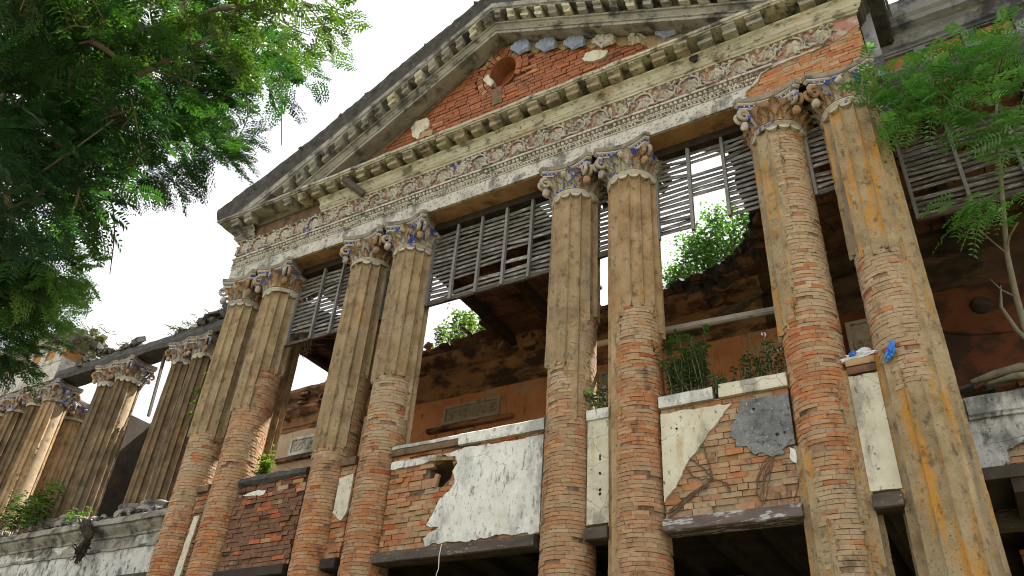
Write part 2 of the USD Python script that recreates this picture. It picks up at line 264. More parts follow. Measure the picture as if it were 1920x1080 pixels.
M['plastic_blue'] = mat('plastic_blue', [(.01, .12, .50), (.03, .25, .70)], 9, U1, [], (30, .4, .01), .3, spec=.5)
M['string'] = mat('string', [(.6, .58, .54), (.7, .68, .64)], 9, U1, [], None, .8)
M['ground'] = mat('ground', [(.10, .105, .045), (.17, .145, .085), (.23, .19, .12)], .7, U1, [((.06, .10, .03), 1.5, U1, .48, .6, .8)], (6, 1, .05))
M['hole'] = mat('hole', [(.012, .01, .009), (.03, .025, .02)], 5, U1, [], None)

# ------------------------------------------------------------------ ground
n = 41; gx, gy = np.meshgrid(np.concatenate([-np.geomspace(900, 30, 12), np.linspace(-25, 25, 21), np.geomspace(30, 900, 12)]), np.concatenate([-np.geomspace(900, 30, 12), np.linspace(-25, 25, 21), np.geomspace(30, 900, 12)]), indexing='ij')
k = gx.shape[0]; gz = np.where(np.hypot(gx, gy) > 24, fb(np.stack([gx, gy, gx*0], -1), .05, 3)*.6-.1, -.01)
idx = np.arange(k*k).reshape(k, k)
gm = MB().add(np.stack([gx, gy, gz], -1).reshape(-1, 3), np.stack([idx[:-1, :-1], idx[1:, :-1], idx[1:, 1:], idx[:-1, 1:]], -1).reshape(-1, 4))
single('ground', 'bare earth and short grass in front of the ruined mansion', 'ground', gm, M['ground'], kind='structure')

# ------------------------------------------------------------------ brickwork helpers
def rough_poly(pts, step=.035, amp=.012, seed=0):
    """polygon with its outline subdivided and made ragged"""
    P = sg.Polygon(pts); L = P.exterior.length; n = max(8, int(L/step))
    q = np.array([P.exterior.interpolate(i/n, normalized=True).coords[0] for i in range(n)])
    a = np.stack([q[:, 0], q[:, 1], q[:, 0]*0+seed], 1)
    q = q+np.stack([fb(a, 14, seed, 2), fb(a, 14, seed+50, 2)], 1)*amp*4
    P = sg.Polygon(q)
    return P if P.is_valid else P.buffer(0)

def plate(poly, y_front, y_back):
    """an upright plate: outline in (x, z), thickness along y"""
    mb = MB()
    for g in getattr(poly, 'geoms', [poly]):
        if g.is_empty or g.geom_type != 'Polygon' or g.area < 1e-5: continue
        m = trimesh.creation.extrude_polygon(g, y_back-y_front, engine='earcut')
        v = np.array(m.vertices); mb.add(np.stack([v[:, 0], y_front+v[:, 2], v[:, 1]], 1), np.array(m.faces)[:, ::-1])
    return mb

def hexa(x0, x1, y0, y1, z0, z1, jit=.004):
    v = np.array([[x, y, z] for x in (x0, x1) for y in (y0, y1) for z in (z0, z1)], float)
    return v+rng.normal(0, jit, v.shape)

def lay_bricks(parent, items, limit=300):
    """items: (importance, vertices, faces, material key). The first 'limit' become parts of their own, the rest one part per material."""
    items.sort(key=lambda t: -t[0])
    for _, v, f, m in items[:limit]: part(parent, 'brick', (v, f), M[m])
    rest = {}
    for _, v, f, m in items[limit:]: rest.setdefault(m, MB()).add(v, f)
    for m, mb in rest.items(): part(parent, 'distant_brickwork', mb, M[m], kind='stuff')

def wall_bricks(x0, x1, z0, z1, y, inside, pick, course=.07, length=.22, joint=.008, depth=.06, proud=.008, jit=.003):
    out = []; k = 0; z = z0
    while z < z1-.01:
        h = course*rng.uniform(.92, 1.08); x = x0-rng.uniform(.2, .8)*length if k % 2 else x0-rng.uniform(0, .3)*length
        while x < x1:
            L = length*rng.choice([1, 1, 1, .52, .9, 1.1]); a, b = max(x, x0), min(x+L, x1)
            if b-a > .05 and inside((a+b)/2, z+h/2):
                yy = y+rng.normal(0, proud)
                out.append((L*h, hexa(a+joint/2, b-joint/2, yy, y+depth, z+joint/2, min(z+h, z1)-joint/2, jit), BOXF, pick((a+b)/2, z)))
            x += L
        z += h; k += 1
    return out

def chooser(weights):
    keys, w = list(weights), np.array(list(weights.values()), float); w /= w.sum()
    return lambda *a: keys[int(rng.choice(len(keys), p=w))]

# ------------------------------------------------------------------ columns
XS = [-5.540, -4.606, -2.467, -1.533, 1.533, 2.467, 4.606, 5.540]
ZN, ZA = 9.62, 10.215
def Rz(z): return .365-.003*z
EXPOSED = {  # where the stucco has fallen: (angle in degrees, height) outlines
0: [(-220, 7.08), (-67.1, 6.93), (-55, 7), (-39, 7.01), (-27.4, 6.85), (-14.1, 6.84), (-2.7, 6.96), (11.8, 7.12), (140, 7.3), (140, .3), (-220, .3)],
1: [(-220, 7.3), (-85.5, 7.24), (-40.4, 7.26), (-52, 7.66), (-50.8, 7.97), (-24.6, 8.01), (-9.4, 7.94), (41, 8.07), (140, 8.2), (140, .3), (-220, .3)],
2: [(-220, 6.16), (-105.7, 6.18), (-74, 6.18), (-46.7, 6.16), (-14.4, 6.24), (-11.5, 6.58), (-16.6, 7.11), (-7.2, 7.39), (10.3, 7.52), (130, 7.69), (130, .3), (-220, .3)],
3: [(-224, 7.28), (-91, 7.19), (-51, 7.2), (-15.6, 7.23), (-1.4, 6.96), (-2.6, 6.52), (3.2, 6.2), (125, 6.32), (125, .3), (-224, .3)],
4: [(-180, 6.82), (-73.9, 6.69), (-68.5, 6.24), (-64, 5.94), (-54, 5.91), (-33.6, 6.09), (-29.4, 6.58), (-30.7, 7.22), (-25.2, 7.42), (-11.5, 7.51), (112, 7.57), (112, .3), (-180, .3)],
5: [(-113.5, 4.5), (-106.8, 7.16), (-84, 7.34), (-63, 7.38), (-42, 7.39), (-30.7, 7.29), (-17.4, 7.2), (-.5, 6.99), (106, 7.05), (107, .3), (-116, .3)],
6: [(-78, 9.56), (-80, 8.52), (-88, 7.69), (-101, 6.97), (-106, 6.53), (-190, 6.6), (-190, 5.27), (-127, 5.1), (-109.8, 4.83), (-114.8, 4.4), (-98.7, 4.23), (-104, 2.8), (-104, .3), (-60, .3), (-52.4, 3.89), (-51.7, 4.29), (-48.2, 4.74), (-48.8, 4.99), (-48, 5.3), (-50.3, 5.52), (-45.4, 5.82), (-20, 5.95), (60, 6.1), (60, 9.56)],
7: [(-190, 7.49), (-117, 7.28), (-95.5, 7.22), (-67.5, 7.26), (-66.4, 7.12), (-67, 6.85), (-70, 6.68), (-63.2, 6.48), (-63.6, 6.32), (-61.9, 6.09), (-65.3, 5.78), (-69.2, 5.57), (-88.3, 5.62), (-105, 5.6), (-106.3, 5.71), (-109, 5.96), (-190, 6.18)]}
COLPICK = {0: ('brick_lime', 'brick_tan', 'brick_orange', 6.2, 5.2), 1: ('brick_tan', 'brick_tan', 'brick_orange', 6.6, 5.0), 2: ('brick_lime', 'brick_tan', 'brick_orange', 5.9, 5.2),
           3: ('brick_lime', 'brick_tan', 'brick_orange', 6.3, 5.4), 4: ('brick_lime', 'brick_tan', 'brick_tan', 6.2, 4.6), 5: ('brick_lime', 'brick_orange', 'brick_tan', 6.75, 5.1),
           6: ('brick_lime', 'brick_orange', 'brick_lime', 6.4, 4.9), 7: ('brick_lime', 'brick_lime', 'brick_lime', 6, 5)}

def in_poly_deg(poly, th, z):
    """th in degrees; tests the wrapped copies"""
    import shapely
    r = np.zeros(np.shape(th), bool)
    for off in (-360, 0, 360): r |= shapely.contains_xy(poly, np.asarray(th)+off, z)
    return r

def fluted_shell(cx, cy, R, z0, z1, exposed, nth=168, dz=.045, flutes=14, depth=.052, seed=0):
    nz = max(4, int((z1-z0)/dz)); th = np.linspace(-PI, PI, nth, endpoint=False); zz = np.linspace(z0, z1, nz+1)
    T, Z = np.meshgrid(th, zz)
    p = (T*flutes/(2*PI)) % 1.0
    r = R(Z)+.027-depth*(1-np.abs(2*p-1)**4.5)
    q = np.stack([np.cos(T)*R(Z)+cx, np.sin(T)*R(Z)+cy, Z], -1)
    r = r+fb(q, 5, seed)*.010+fb(q, 22, seed+3, 2)*.006
    outer = np.stack([cx+r*np.cos(T), cy+r*np.sin(T), Z], -1).reshape(-1, 3)
    mb = MB()
    keep = np.ones((nz, nth), bool)
    tc = np.degrees(th+PI/nth); zc = (zz[:-1]+zz[1:])/2; TC, ZC = np.meshgrid(tc, zc)
    if exposed is not None:
        qq = np.stack([np.cos(np.radians(TC)), np.sin(np.radians(TC)), ZC], -1)
        keep = ~in_poly_deg(exposed, TC+fb(qq, 7, seed+9)*16+fb(qq, 25, seed+8, 2)*10, ZC+fb(qq, 7, seed+11)*.14+fb(qq, 25, seed+12, 2)*.1)
    idx = np.arange((nz+1)*nth).reshape(nz+1, nth); nx = np.roll(idx, -1, 1)
    quads = np.stack([idx[:-1], nx[:-1], nx[1:], idx[1:]], -1)[keep]
    if len(quads) == 0: return None
    rin = R(Z)-.07
    inner = np.stack([cx+rin*np.cos(T), cy+rin*np.sin(T), Z], -1).reshape(-1, 3); off = len(outer)
    walls = []
    up = np.vstack([keep[1:], np.ones((1, nth), bool)]); dn = np.vstack([np.ones((1, nth), bool), keep[:-1]])
    for nb, e in ((np.roll(keep, -1, 1), (nx[:-1], nx[1:])), (np.roll(keep, 1, 1), (idx[1:], idx[:-1])), (up, (nx[1:], idx[1:])), (dn, (idx[:-1], nx[:-1]))):
        m = keep & ~nb; a, b = e[0][m], e[1][m]
        if len(a): walls.append(np.stack([a, a+off, b+off, b], -1))
    f = np.vstack([quads]+walls) if walls else quads
    used = np.unique(f); rem = np.zeros(2*off, int); rem[used] = np.arange(len(used))
    return mb.add(np.vstack([outer, inner])[used], rem[f])

def curved_brick(cx, cy, r0, r1, t0, t1, z0, z1):
    seg = 3; tt = np.linspace(t0, t1, seg+1); v = []
    j = rng.normal(0, .0018, (seg+1, 4))
    for i, t in enumerate(tt):
        c, s = math.cos(t), math.sin(t)
        for kk, (r, z) in enumerate(((r0, z0), (r1, z0), (r1, z1), (r0, z1))): v.append((cx+(r+j[i, kk])*c, cy+(r+j[i, kk])*s, z+j[i, kk]*.7))
    f = [[4*i+k, 4*i+(k+1) % 4, 4*i+4+(k+1) % 4, 4*i+4+k] for i in range(seg) for k in range(4)]
    f = [q[::-1] for q in f]
    f += [[0, 1, 2, 3], [4*seg+3, 4*seg+2, 4*seg+1, 4*seg]]
    return np.array(v), np.array(f)

def abacus_ring(h, mid, cut, n=9):
    """outline of a four-horned abacus with hollow sides"""
    pts = []
    for k in range(4):
        a = k*PI/2; c, s = math.cos(a), math.sin(a)
        for i in range(n):
            t = -1+2*i/(n-1); x = t*(h-cut); y = mid+(h-mid)*abs(t)**1.8
            pts.append((-x*c*1-y*s*1*-1*-1, -x*s+y*c) if False else (x*c+y*s, -x*s*-1*-1+y*c))
    return np.array(pts)

def abacus_layer(cx, cy, levels):
    rings = []
    for z, h, mid, cut in levels:
        q = abacus_ring(h, mid, cut); q = q[np.argsort(np.arctan2(q[:, 1], q[:, 0]))]
        rings.append(np.c_[cx+q[:, 0], cy+q[:, 1], np.full(len(q), z)])
    return MB().loft(rings, True, True)

def acanthus(cx, cy, ang, r0, z0, h, w, curl, seed):
    """one leaf of a capital: lobed sheet with thickness, its tip bent outward"""
    nu, nv = 9, 9; V = []
    for side in (0, 1):
        for i in range(nv+1):
            t = i/nv; wid = w*(1-.55*t**2)*(1+.16*math.cos(t*9*PI/1.5))*(1 if i < nv else .35)
            out = r0+.02+curl*t**3+.03*t-(.016 if side else 0); z = z0+h*(t-.28*max(0, t-.72)*t*2)
            for j in range(nu):
                u = -1+2*j/(nu-1); rr = out-.035*u*u+(.018 if j == nu//2 else 0)+(.015 if j % 2 else -.008)+.012*math.sin(t*22)*abs(u)
                a = ang+u*wid/2/r0; V.append((cx+rr*math.cos(a), cy+rr*math.sin(a), z-.02*abs(u)*t))
    V = np.array(V)+rng.normal(0, .003, (len(V), 3)); A = np.arange((nv+1)*nu).reshape(nv+1, nu); B = A+(nv+1)*nu
    g = lambda X: np.stack([X[:-1, :-1], X[:-1, 1:], X[1:, 1:], X[1:, :-1]], -1).reshape(-1, 4)
    f = [g(A), g(B)[:, ::-1]]
    rim = np.concatenate([A[0], A[1:, -1], A[-1, -2::-1], A[-2:0:-1, 0]]); rb = rim+(nv+1)*nu
    f.append(np.stack([rim, rb, np.roll(rb, -1), np.roll(rim, -1)], -1))
    return MB().add(V, np.vstack(f))

def volute(cx, cy, ang, z, s, side):
    """a horn of the capital: stem rising outward and curling in on itself"""
    pts, rad = [], []
    for t in np.linspace(0, 1, 6): pts.append((.33+.14*t, .12+.24*t)); rad.append(.02+.018*t)
    c = (.51, .285); a0 = math.atan2(.36-c[1], .47-c[0])
    for t in np.linspace(0.06, 1, 20):
        a = a0-t*2.6*PI; r = .088*(1-.8*t)+.004; pts.append((c[0]+r*math.cos(a), c[1]+r*math.sin(a))); rad.append(.036*(1-.55*t))
    ca, sa = math.cos(ang), math.sin(ang); off = .042*side
    P = [(cx+(r*ca-off*(1+0.2*r)*sa)*s, cy+(r*sa+off*ca)*s, z+h*s) for r, h in pts]
    return MB().tube(P, np.array(rad)*s, 8)

def blob(c, r, sub=1, amp=.2, seed=0, stretch=(1, 1, 1)):
    m = trimesh.creation.icosphere(subdivisions=sub, radius=1.0); v = np.array(m.vertices)
    v = v*(1+fb(v+seed*3.7, 1.5, seed)[:, None]*2*amp)*r*np.array(stretch)
    return MB().add(v+np.array(c), m.faces)

def chunk(c, r, seed=0):
    """an angular lump of broken masonry"""
    q = np.random.default_rng(seed); v = np.array([[x, y, z] for x in (-1, 1) for y in (-1, 1) for z in (-1, 1)])*np.array((1.2, 1, .6))*r*.8+q.normal(0, r*.16, (8, 3))
    return MB().add(v@trimesh.transformations.euler_matrix(*q.normal(0, .4, 3))[:3, :3].T+np.array(c), BOXF)

def rosette(c, r, petals=7, h=.05, normal_y=-1, seed=0):
    """a flower in relief on an upright face looking along -y"""
    nr, nt = 5, petals*6; V, F = [], []
    for i in range(nr+1):
        t = i/nr
        for j in range(nt):
            a = 2*PI*j/nt+seed; rr = r*t*(1+.18*math.cos(petals*a)*t); hh = h*(1-t**2.2)*.6+h*.55*(.5+.5*math.cos(petals*a))*math.sin(PI*min(1, t*1.02))+(h*.5 if i == 0 else 0)
            V.append((c[0]+rr*math.cos(a), c[1]-hh, c[2]+rr*math.sin(a)))
    for i in range(nr):
        for j in range(nt): F.append((i*nt+j, (i+1)*nt+j, (i+1)*nt+(j+1) % nt, i*nt+(j+1) % nt))
    return MB().add(V, np.array(F)[:, ::-1])

def capital(root, cx, cy, z, s, R, worn, seed, leafm='cap_leaf', simple=False):
    n = MB(); th = np.linspace(0, 2*PI, 41)[:-1]
    ring = lambda r, zz: np.c_[cx+r*np.cos(th), cy+r*np.sin(th), np.full(40, zz)]
    dull = worn > .4
    bell = MB().loft([ring(r*s, z+h*s) for r, h in ((.33, -.01), (.325, .08), (.33, .20), (.365, .33), (.42, .41))], True, True)
    cap = part(root, 'capital', bell, M['cap_terra' if dull and seed % 2 == 0 else 'blue'], smooth=40)
    # neck: roll with a scalloped fringe over the flutes
    nk = MB(); k = 14
    nk.loft([ring(R+.005, z-.03), ring(R+.03, z-.035), ring(R+.042, z-.015), ring(R+.03, z+.008), ring(R+.04, z+.02), ring(R+.035, z+.042), ring(R-.03, z+.05)], True, False)
    part(cap, 'neck_ring', nk, M['cap_white'] if seed % 3 else M['cap_leaf'], smooth=40)
    if not simple:
        for i in range(k):
            a = (i+.5)/k*2*PI
            if worn and rng.random() < worn*.5: continue
            w = PI/k*.92; arc = [(a+w*math.cos(q), -.03-.06*math.sin(q)) for q in np.linspace(0, PI, 7)]
            sc = MB(); R1, R0 = R+.028, R-.03
            sc.loft([[(cx+rr*math.cos(b), cy+rr*math.sin(b), z+hh) for rr in (R0, R1)]+[(cx+rr*math.cos(b), cy+rr*math.sin(b), z-.02) for rr in (R1, R0)] for b, hh in arc], True, True)
            part(cap, 'scallop', sc, M['cap_white'])
    for row, (nl, h, w, curl, r0, z0) in enumerate(((22, .17, .105, .075, .35, .045), (8, .26, .20, .115, .345, .05), (8, .37, .22, .13, .335, .06))):
        for i in range(nl):
            if rng.random() < worn*(.75 if row == 1 else .4): continue
            part(cap, 'acanthus_leaf', acanthus(cx, cy, (i+.5*(row % 2))/nl*2*PI+.2, r0*s, z+z0*s, h*s, w*s, curl*s, seed), M['cap_terra'] if rng.random() < .06+worn*.9 else M[leafm], smooth=50)
    for kq in range(4):
        a = PI/4+kq*PI/2
        for sd in (-1, 1):
            if rng.random() < worn*.3: continue
            part(cap, 'volute', volute(cx, cy, a, z, s, sd), M['cap_terra'] if rng.random() < .15+worn else M['cap_leaf'], smooth=50)
        c = (cx+.485*s*math.cos(a), cy+.485*s*math.sin(a), z+.13*s)
        part(cap, 'volute_drop', blob(c, .058*s, 2, .25, seed+kq, (1, 1, 1.35)), M['cap_terra'] if kq % 2 else M['cap_leaf'], smooth=True)
    for kq in range(4):
        a = kq*PI/2-PI/2; c = (cx+.40*s*math.cos(a), cy+.40*s*math.sin(a), z+.33*s)
        part(cap, 'flower', blob(c, .06*s, 2, .5, seed+kq+7, (1, 1, 1)), M[leafm], smooth=True)
    # abacus
    b0 = z+.40*s
    part(cap, 'abacus', abacus_layer(cx, cy, [(b0, .40*s, .30*s, .05), (b0+.02*s, .42*s, .315*s, .05), (b0+.035*s, .42*s, .315*s, .05)]), M['cap_white'])
    part(cap, 'abacus_band', abacus_layer(cx, cy, [(b0+.035*s, .40*s, .30*s, .05), (b0+.085*s, .415*s, .31*s, .05)]), M['blue'])
    dn = MB()
    q = abacus_ring(.418*s, .312*s, .05, 25)
    for i in range(len(q)):
        if i % 2 or (i % 25) in (0, 24): continue
        t = math.atan2(q[i][1], q[i][0]); dn.box((cx+q[i][0], cy+q[i][1], b0+.06*s), (.016, .016, .026))
    part(cap, 'dentil_row', dn, M['cap_white'], kind='stuff')
    part(cap, 'abacus_lip', abacus_layer(cx, cy, [(b0+.085*s, .42*s, .315*s, .05), (b0+.10*s, .445*s, .335*s, .055), (b0+.115*s, .445*s, .335*s, .055)]), M['cap_white'])
    part(cap, 'abacus_block', abacus_layer(cx, cy, [(b0+.115*s, .435*s, .33*s, .055), (b0+.13*s, .455*s, .35*s, .06), (z+.592*s, .46*s, .36*s, .06)]), M['abacus_block'])
    return cap

COLLABEL = ['leftmost portico column, nearest the lower wing, with a leafy vine at its left edge', 'second portico column from the left, sunlit column peeping out on its right',
 'third portico column from the left, blue neck band, bare brick strip on its right', 'fourth portico column from the left, left of the wide louvred bay, fluted above pale brick',
 'fifth portico column from the left, with a tongue of stucco hanging down over bare brick', 'sixth portico column from the left, bright blue capital and ragged brick patch below mid height',
 'seventh portico column, brick bared from the neck down, stucco strip on its left', 'rightmost portico column, fluted stucco with orange lichen and one tall cream brick patch']
for ci, cx in enumerate(XS):
    root = thing('portico_column', COLLABEL[ci], 'column', (cx, 0, 0), 'giant columns of the portico')
    ex = sg.Polygon(EXPOSED[ci])
    th = np.linspace(0, 2*PI, 49)[:-1]
    core = MB().loft([np.c_[cx+(Rz(z)-.034)*np.cos(th), (Rz(z)-.034)*np.sin(th), np.full(48, z)] for z in (0.2, 3, 6, 9.66)], True, True)
    part(root, 'mortar_core', core, M['column_mortar'], smooth=40)
    base = MB()
    for z0, z1, rr in ((0, .18, .56), (.18, .30, .50), (.30, .38, .44), (.38, .50, .47)): base.loft([np.c_[cx+rr*np.cos(th), rr*np.sin(th), np.full(48, z)] for z in (z0, z1)], True, True)
    part(root, 'base', base, M['stucco'])
    st = M['stucco_lichen'] if ci >= 6 else (M['stucco_warm'] if ci == 5 else M['stucco'])
    sh = fluted_shell(cx, 0, Rz, .45, 9.6, ex, seed=ci*17)
    part(root, 'fluted_stucco', sh, st)
    # bricks, only where they show (with a margin under the stucco edge)
    exm = ex.buffer(.0); items = []; z = .5; k = 0; H = 7.1+.9*rng.random(); camang = math.degrees(math.atan2(CAM[1], CAM[0]-cx))
    A, B, C, zA, zB = COLPICK[ci]
    while z < 9.55:
        h = .051*rng.uniform(.9, 1.1); nb = 11; t0 = rng.uniform(0, 2*PI)
        cuts = np.sort((np.arange(nb)+rng.uniform(-.22, .22, nb))/nb*2*PI)+t0
        if z > 2.6:
            for i in range(nb):
                a, b = cuts[i], cuts[(i+1) % nb]+(2*PI if i == nb-1 else 0)
                mid = math.degrees((a+b)/2); mid = (mid+180) % 360-180
                tt = np.degrees(np.linspace(a, b, 4)); tt = (tt+180) % 360-180
                hit = any(in_poly_deg(exm, np.array([t+d]), np.array([z+h/2+dz]))[0] for t in tt for d, dz in ((0, 0), (5, 0), (-5, 0), (0, .04), (0, -.04)))
                if not hit: continue
                rel = abs((mid-camang+180) % 360-180)
                zz = z+.5*float(fb([[mid*.03, z, ci*5.0]], 1.2, ci)[0])*3
                m = A if zz > zA else (B if zz > zB else C); u = rng.random()
                if m == 'brick_orange' and rng.random() < .45: m = 'brick_tan'
                if u < .05: m = 'brick_orange'
                elif u < .13: m = 'brick_tan'
                elif u < .15: m = 'brick_red'
                ro = Rz(z)-.021+rng.normal(0, .002)-(.03 if rng.random() < .03 else 0)
                g = .0016/ro
                v, f = curved_brick(cx, 0, Rz(z)-.13, ro, a+g, b-g, z+.0025, z+h-.0025)
                vis = (100-rel) if 3.7 < z else -50
                items.append((vis, v, f, m))
        z += h; k += 1
    lay_bricks(root, items, 300)
    if ci in (4, 5): low = None
    capital(root, cx, 0, ZN, 1.0, Rz(ZN), [.55, .5, .45, .15, .1, .05, .5, .15][ci], ci, 'cap_leaf' if ci != 6 else 'cap_terra')

# ------------------------------------------------------------------ entablature
YF = -.35; XE = 5.93
ent = thing('entablature', 'long carved entablature on the portico columns, scrolled frieze above beaded bands', 'entablature', (0, 0, ZA))

def u_sweep(profile, x0, x1, yf, yb, step=.12, amp=.006, seed=0, closed=False, left=True, right=True, only=None):
    """sweeps a cornice profile [(projection, z)] along the front and round both returns, slightly uneven"""
    pr = np.array(profile); mb = MB()
    def stations():
        if left: yield from (((-1, y)) for y in np.linspace(yb, yf, 8)[:-1])
        for x in np.linspace(x0, x1, max(2, int((x1-x0)/step))): yield (0, x)
        if right is True: yield from (((1, y)) for y in np.linspace(yf, yb, 8)[1:])
    rings = []
    for kd, q in (stations() if only is None else [(1, y) for y in np.linspace(yf+.0, yb, 8)]):
        o = pr[:, 0]
        if kd == -1: r = np.c_[x0-o, np.full(len(o), q), pr[:, 1]]
        elif kd == 1: r = np.c_[x1+o, np.full(len(o), q), pr[:, 1]]
        else:
            x = np.full(len(o), q)
            if left and q == x0: x = x0-o
            if right and q == x1: x = x1+o
            if right == 'mitre' and q == x1: x = x1+o
            r = np.c_[x, yf-o, pr[:, 1]]
        rings.append(r)
    R = np.array(rings); d = np.stack([fb(R, 3.1, seed), fb(R, 3.1, seed+1), fb(R, 3.1, seed+2)], -1)*amp*2+np.stack([fb(R, 13, seed+5), fb(R, 13, seed+6), fb(R, 13, seed+7)], -1)*amp*1.6
    return mb.loft(R+d, closed, False)

# masonry core, architrave skin, soffit
part(ent, 'masonry_core', MB().box((0, .02, 10.9), (2*XE-.06, .66, 1.30)), M['mortar_dark'])
lost = sg.Polygon([(4.30, 10.2), (4.35, 10.39), (4.52, 10.55), (4.6, 10.65), (4.8, 10.72), (5.07, 10.72), (5.37, 10.73), (5.63, 10.79), (5.89, 10.92), (6.1, 10.95), (6.1, 10.2)])
arch = sg.box(-XE, ZA-.005, XE, 10.755).difference(rough_poly(list(lost.exterior.coords)[:-1], .05, .012, 3))
part(ent, 'architrave', plate(arch, YF, YF+.05), M['entab'])
part(ent, 'architrave_return', MB().box((-XE-.004, .36, 10.486), (.05, 1.36, .53)), M['entab'])
items = wall_bricks(4.2, XE, ZA+.01, 10.95, YF+.022, lambda x, z: lost.buffer(.1).contains(sg.Point(x, z)), chooser({'brick_orange': 5, 'brick_red': 1, 'brick_tan': 4}), .058, .23, joint=.004, depth=.08, proud=.002)
lay_bricks(ent, items, 120)
for a, b in ((-4.13, -2.94), (-1.06, 1.06), (2.94, 4.13), (-5.93, -5.99), (-5.1, -5.05)):
    if b > a: part(ent, 'soffit', MB().box(((a+b)/2, 0, ZA+.012), (b-a+.9, .62, .05)), M['soffit'])
# bead bands
bd = MB(); sm = trimesh.creation.icosphere(subdivisions=0, radius=1.0)
def lump(x, z, rx, ry, rz): bd.add(np.array(sm.vertices)*(rx, ry, rz)+(x+rng.normal(0, .003), YF-.004, z+rng.normal(0, .002)), sm.faces)
inl = lambda x, z: not lost.buffer(.04).contains(sg.Point(x, z)) and rng.random() > .04
for x in np.arange(-XE+.03, XE, .058):
    if inl(x, 10.53): lump(x, 10.525, .023, .03, .028)
for x in np.arange(-XE+.03, XE, .085):
    if inl(x, 10.59): lump(x, 10.597, .036, .03, .027); lump(x+.042, 10.60, .012, .016, .03)
for x in np.arange(-XE+.03, XE, .075):
    if inl(x, 10.66): lump(x, 10.67, .030, .034, .036)
part(ent, 'band_ground', plate(sg.box(-XE, 10.50, XE, 10.71).difference(lost.buffer(.03)), YF-.004, YF+.01), M['bed_dark'])
part(ent, 'bead_bands', bd, M['relief'], kind='stuff')
for z0, z1, o in ((10.48, 10.50, .012), (10.555, 10.57, .014), (10.715, 10.755, .03)):
    right = 4.3 if z1 < 10.6 else 4.75
    part(ent, 'fillet', u_sweep([(-.01, z0), (o, z0), (o, z1), (-.01, z1)], -XE, right, YF, 1.0, .1, .004, 4, right=False), M['entab'])
# frieze: painted ground, scrolls and rosettes
fz = sg.box(-XE, 10.755, XE, 11.15).difference(rough_poly(list(lost.exterior.coords)[:-1], .05, .012, 3))
fr = part(ent, 'frieze', plate(fz, YF+.012, YF+.05), M['frieze_ground'])
part(ent, 'frieze_return', MB().box((-XE+.01, .36, 10.95), (.05, 1.32, .39)), M['entab'])
u = .372; i = 0
for cx in np.arange(-XE+.2, XE-.1, u):
    zc = 10.955; flip = 1 if i % 2 else -1; i += 1
    if lost.buffer(.02).contains(sg.Point(cx, zc-.1)) and cx > 5.7: continue
    part(fr, 'rosette', rosette((cx+.01, YF+.004, zc-.02*flip), .115, 7 if i % 3 else 5, .055, seed=i*.7), M['relief'], smooth=50)
    sc = MB(); pts = []
    for t in np.linspace(0, 1, 22):
        a = (PI*1.1-t*1.55*PI)*flip; r = .172-.02*t; pts.append((cx+r*math.cos(a)-.02, YF-.006-.014*math.sin(PI*t), zc-.01*flip+r*math.sin(a)*.98))
    pts = [(cx-u*.62, YF+.004, zc+.10*flip)]+pts
    sc.tube(pts, np.linspace(.020, .010, len(pts)), 6)
    for a, L in ((.7, .1), (1.3, .08), (2.2, .09), (-.2, .08), (-.9, .11), (-1.5, .1), (-2.3, .1), (3.3, .09), (2.8, .06)):
        a *= flip; p0 = np.array((cx+.15*math.cos(a), YF+.002, zc+.15*math.sin(a))); d = np.array((math.cos(a+.7*flip), 0, math.sin(a+.7*flip)))
        p1 = p0+d*L; p1[2] = min(max(p1[2], 10.78), 11.13); sc.tube([p0, (p0+p1)/2+(0, -.03, 0), p1], [.012, .034, .008], 5)
    part(fr, 'scroll', sc, M['relief'], smooth=50)
# cymatium (lost toward the left corner), bed and corona
CY = [(-.02, 11.14), (.035, 11.14), (.035, 11.175), (.06, 11.185), (.085, 11.215), (.10, 11.225), (.10, 11.25), (.085, 11.255), (.10, 11.29), (.125, 11.33), (.165, 11.35), (.165, 11.385), (-.02, 11.39)]
part(ent, 'cymatium', u_sweep(CY, -3.72, XE, YF, 1.0, .09, .007, 20, left=False, right='mitre'), M['cornice'])
part(ent, 'bare_masonry', plate(rough_poly([(-5.5, 11.10), (-3.6, 11.10), (-3.65, 11.40), (-5.55, 11.40)], .05, .02, 8), YF-.02, YF+.2), M['bare_clay'])
part(ent, 'cymatium_end', u_sweep(CY, -XE, -5.45, YF, 1.0, .09, .012, 30, right=False), M['cornice_grimy'])
part(ent, 'bed_moulding', u_sweep([(-.02, 11.375), (.06, 11.38), (.06, 11.54), (-.02, 11.54)], -XE, XE, YF, 1.0, .1, .010, 22, right='mitre'), M['bed_dark'])
CO = [(.05, 11.53), (.36, 11.525), (.362, 11.55), (.385, 11.56), (.388, 11.60), (.37, 11.63), (-.1, 11.66)]
part(ent, 'corona', u_sweep(CO, -XE, -4.3, YF, 1.0, .07, .014, 24, right=False), M['cornice_grimy'])
part(ent, 'corona', u_sweep(CO, -4.3, XE, YF, 1.0, .07, .012, 24, left=False, right='mitre'), M['corona'])
def modillion(mb, c, w, d, h, ax, up):
    """a bracket block: cap and body with a stepped front; ax = along, up = vertical (a slope for raking ones)"""
    ax, up = np.array(ax, float), np.array(up, float); out = np.array((0, -1.0, 0))
    prof = [(0, 0), (d*.80, 0), (d*.86, h*.22), (d*.80, h*.5), (d*.95, h*.62), (d, h*.7), (d, h), (0, h)]
    rings = [[np.array(c)+ax*s*(w/2 if p < 6 else w/2)+out*o+up*hh for p, (o, hh) in enumerate(prof)] for s in (-1, 1)]
    return mb.loft(np.array(rings)+rng.normal(0, .005, (2, len(prof), 3)), True, True)
R = []
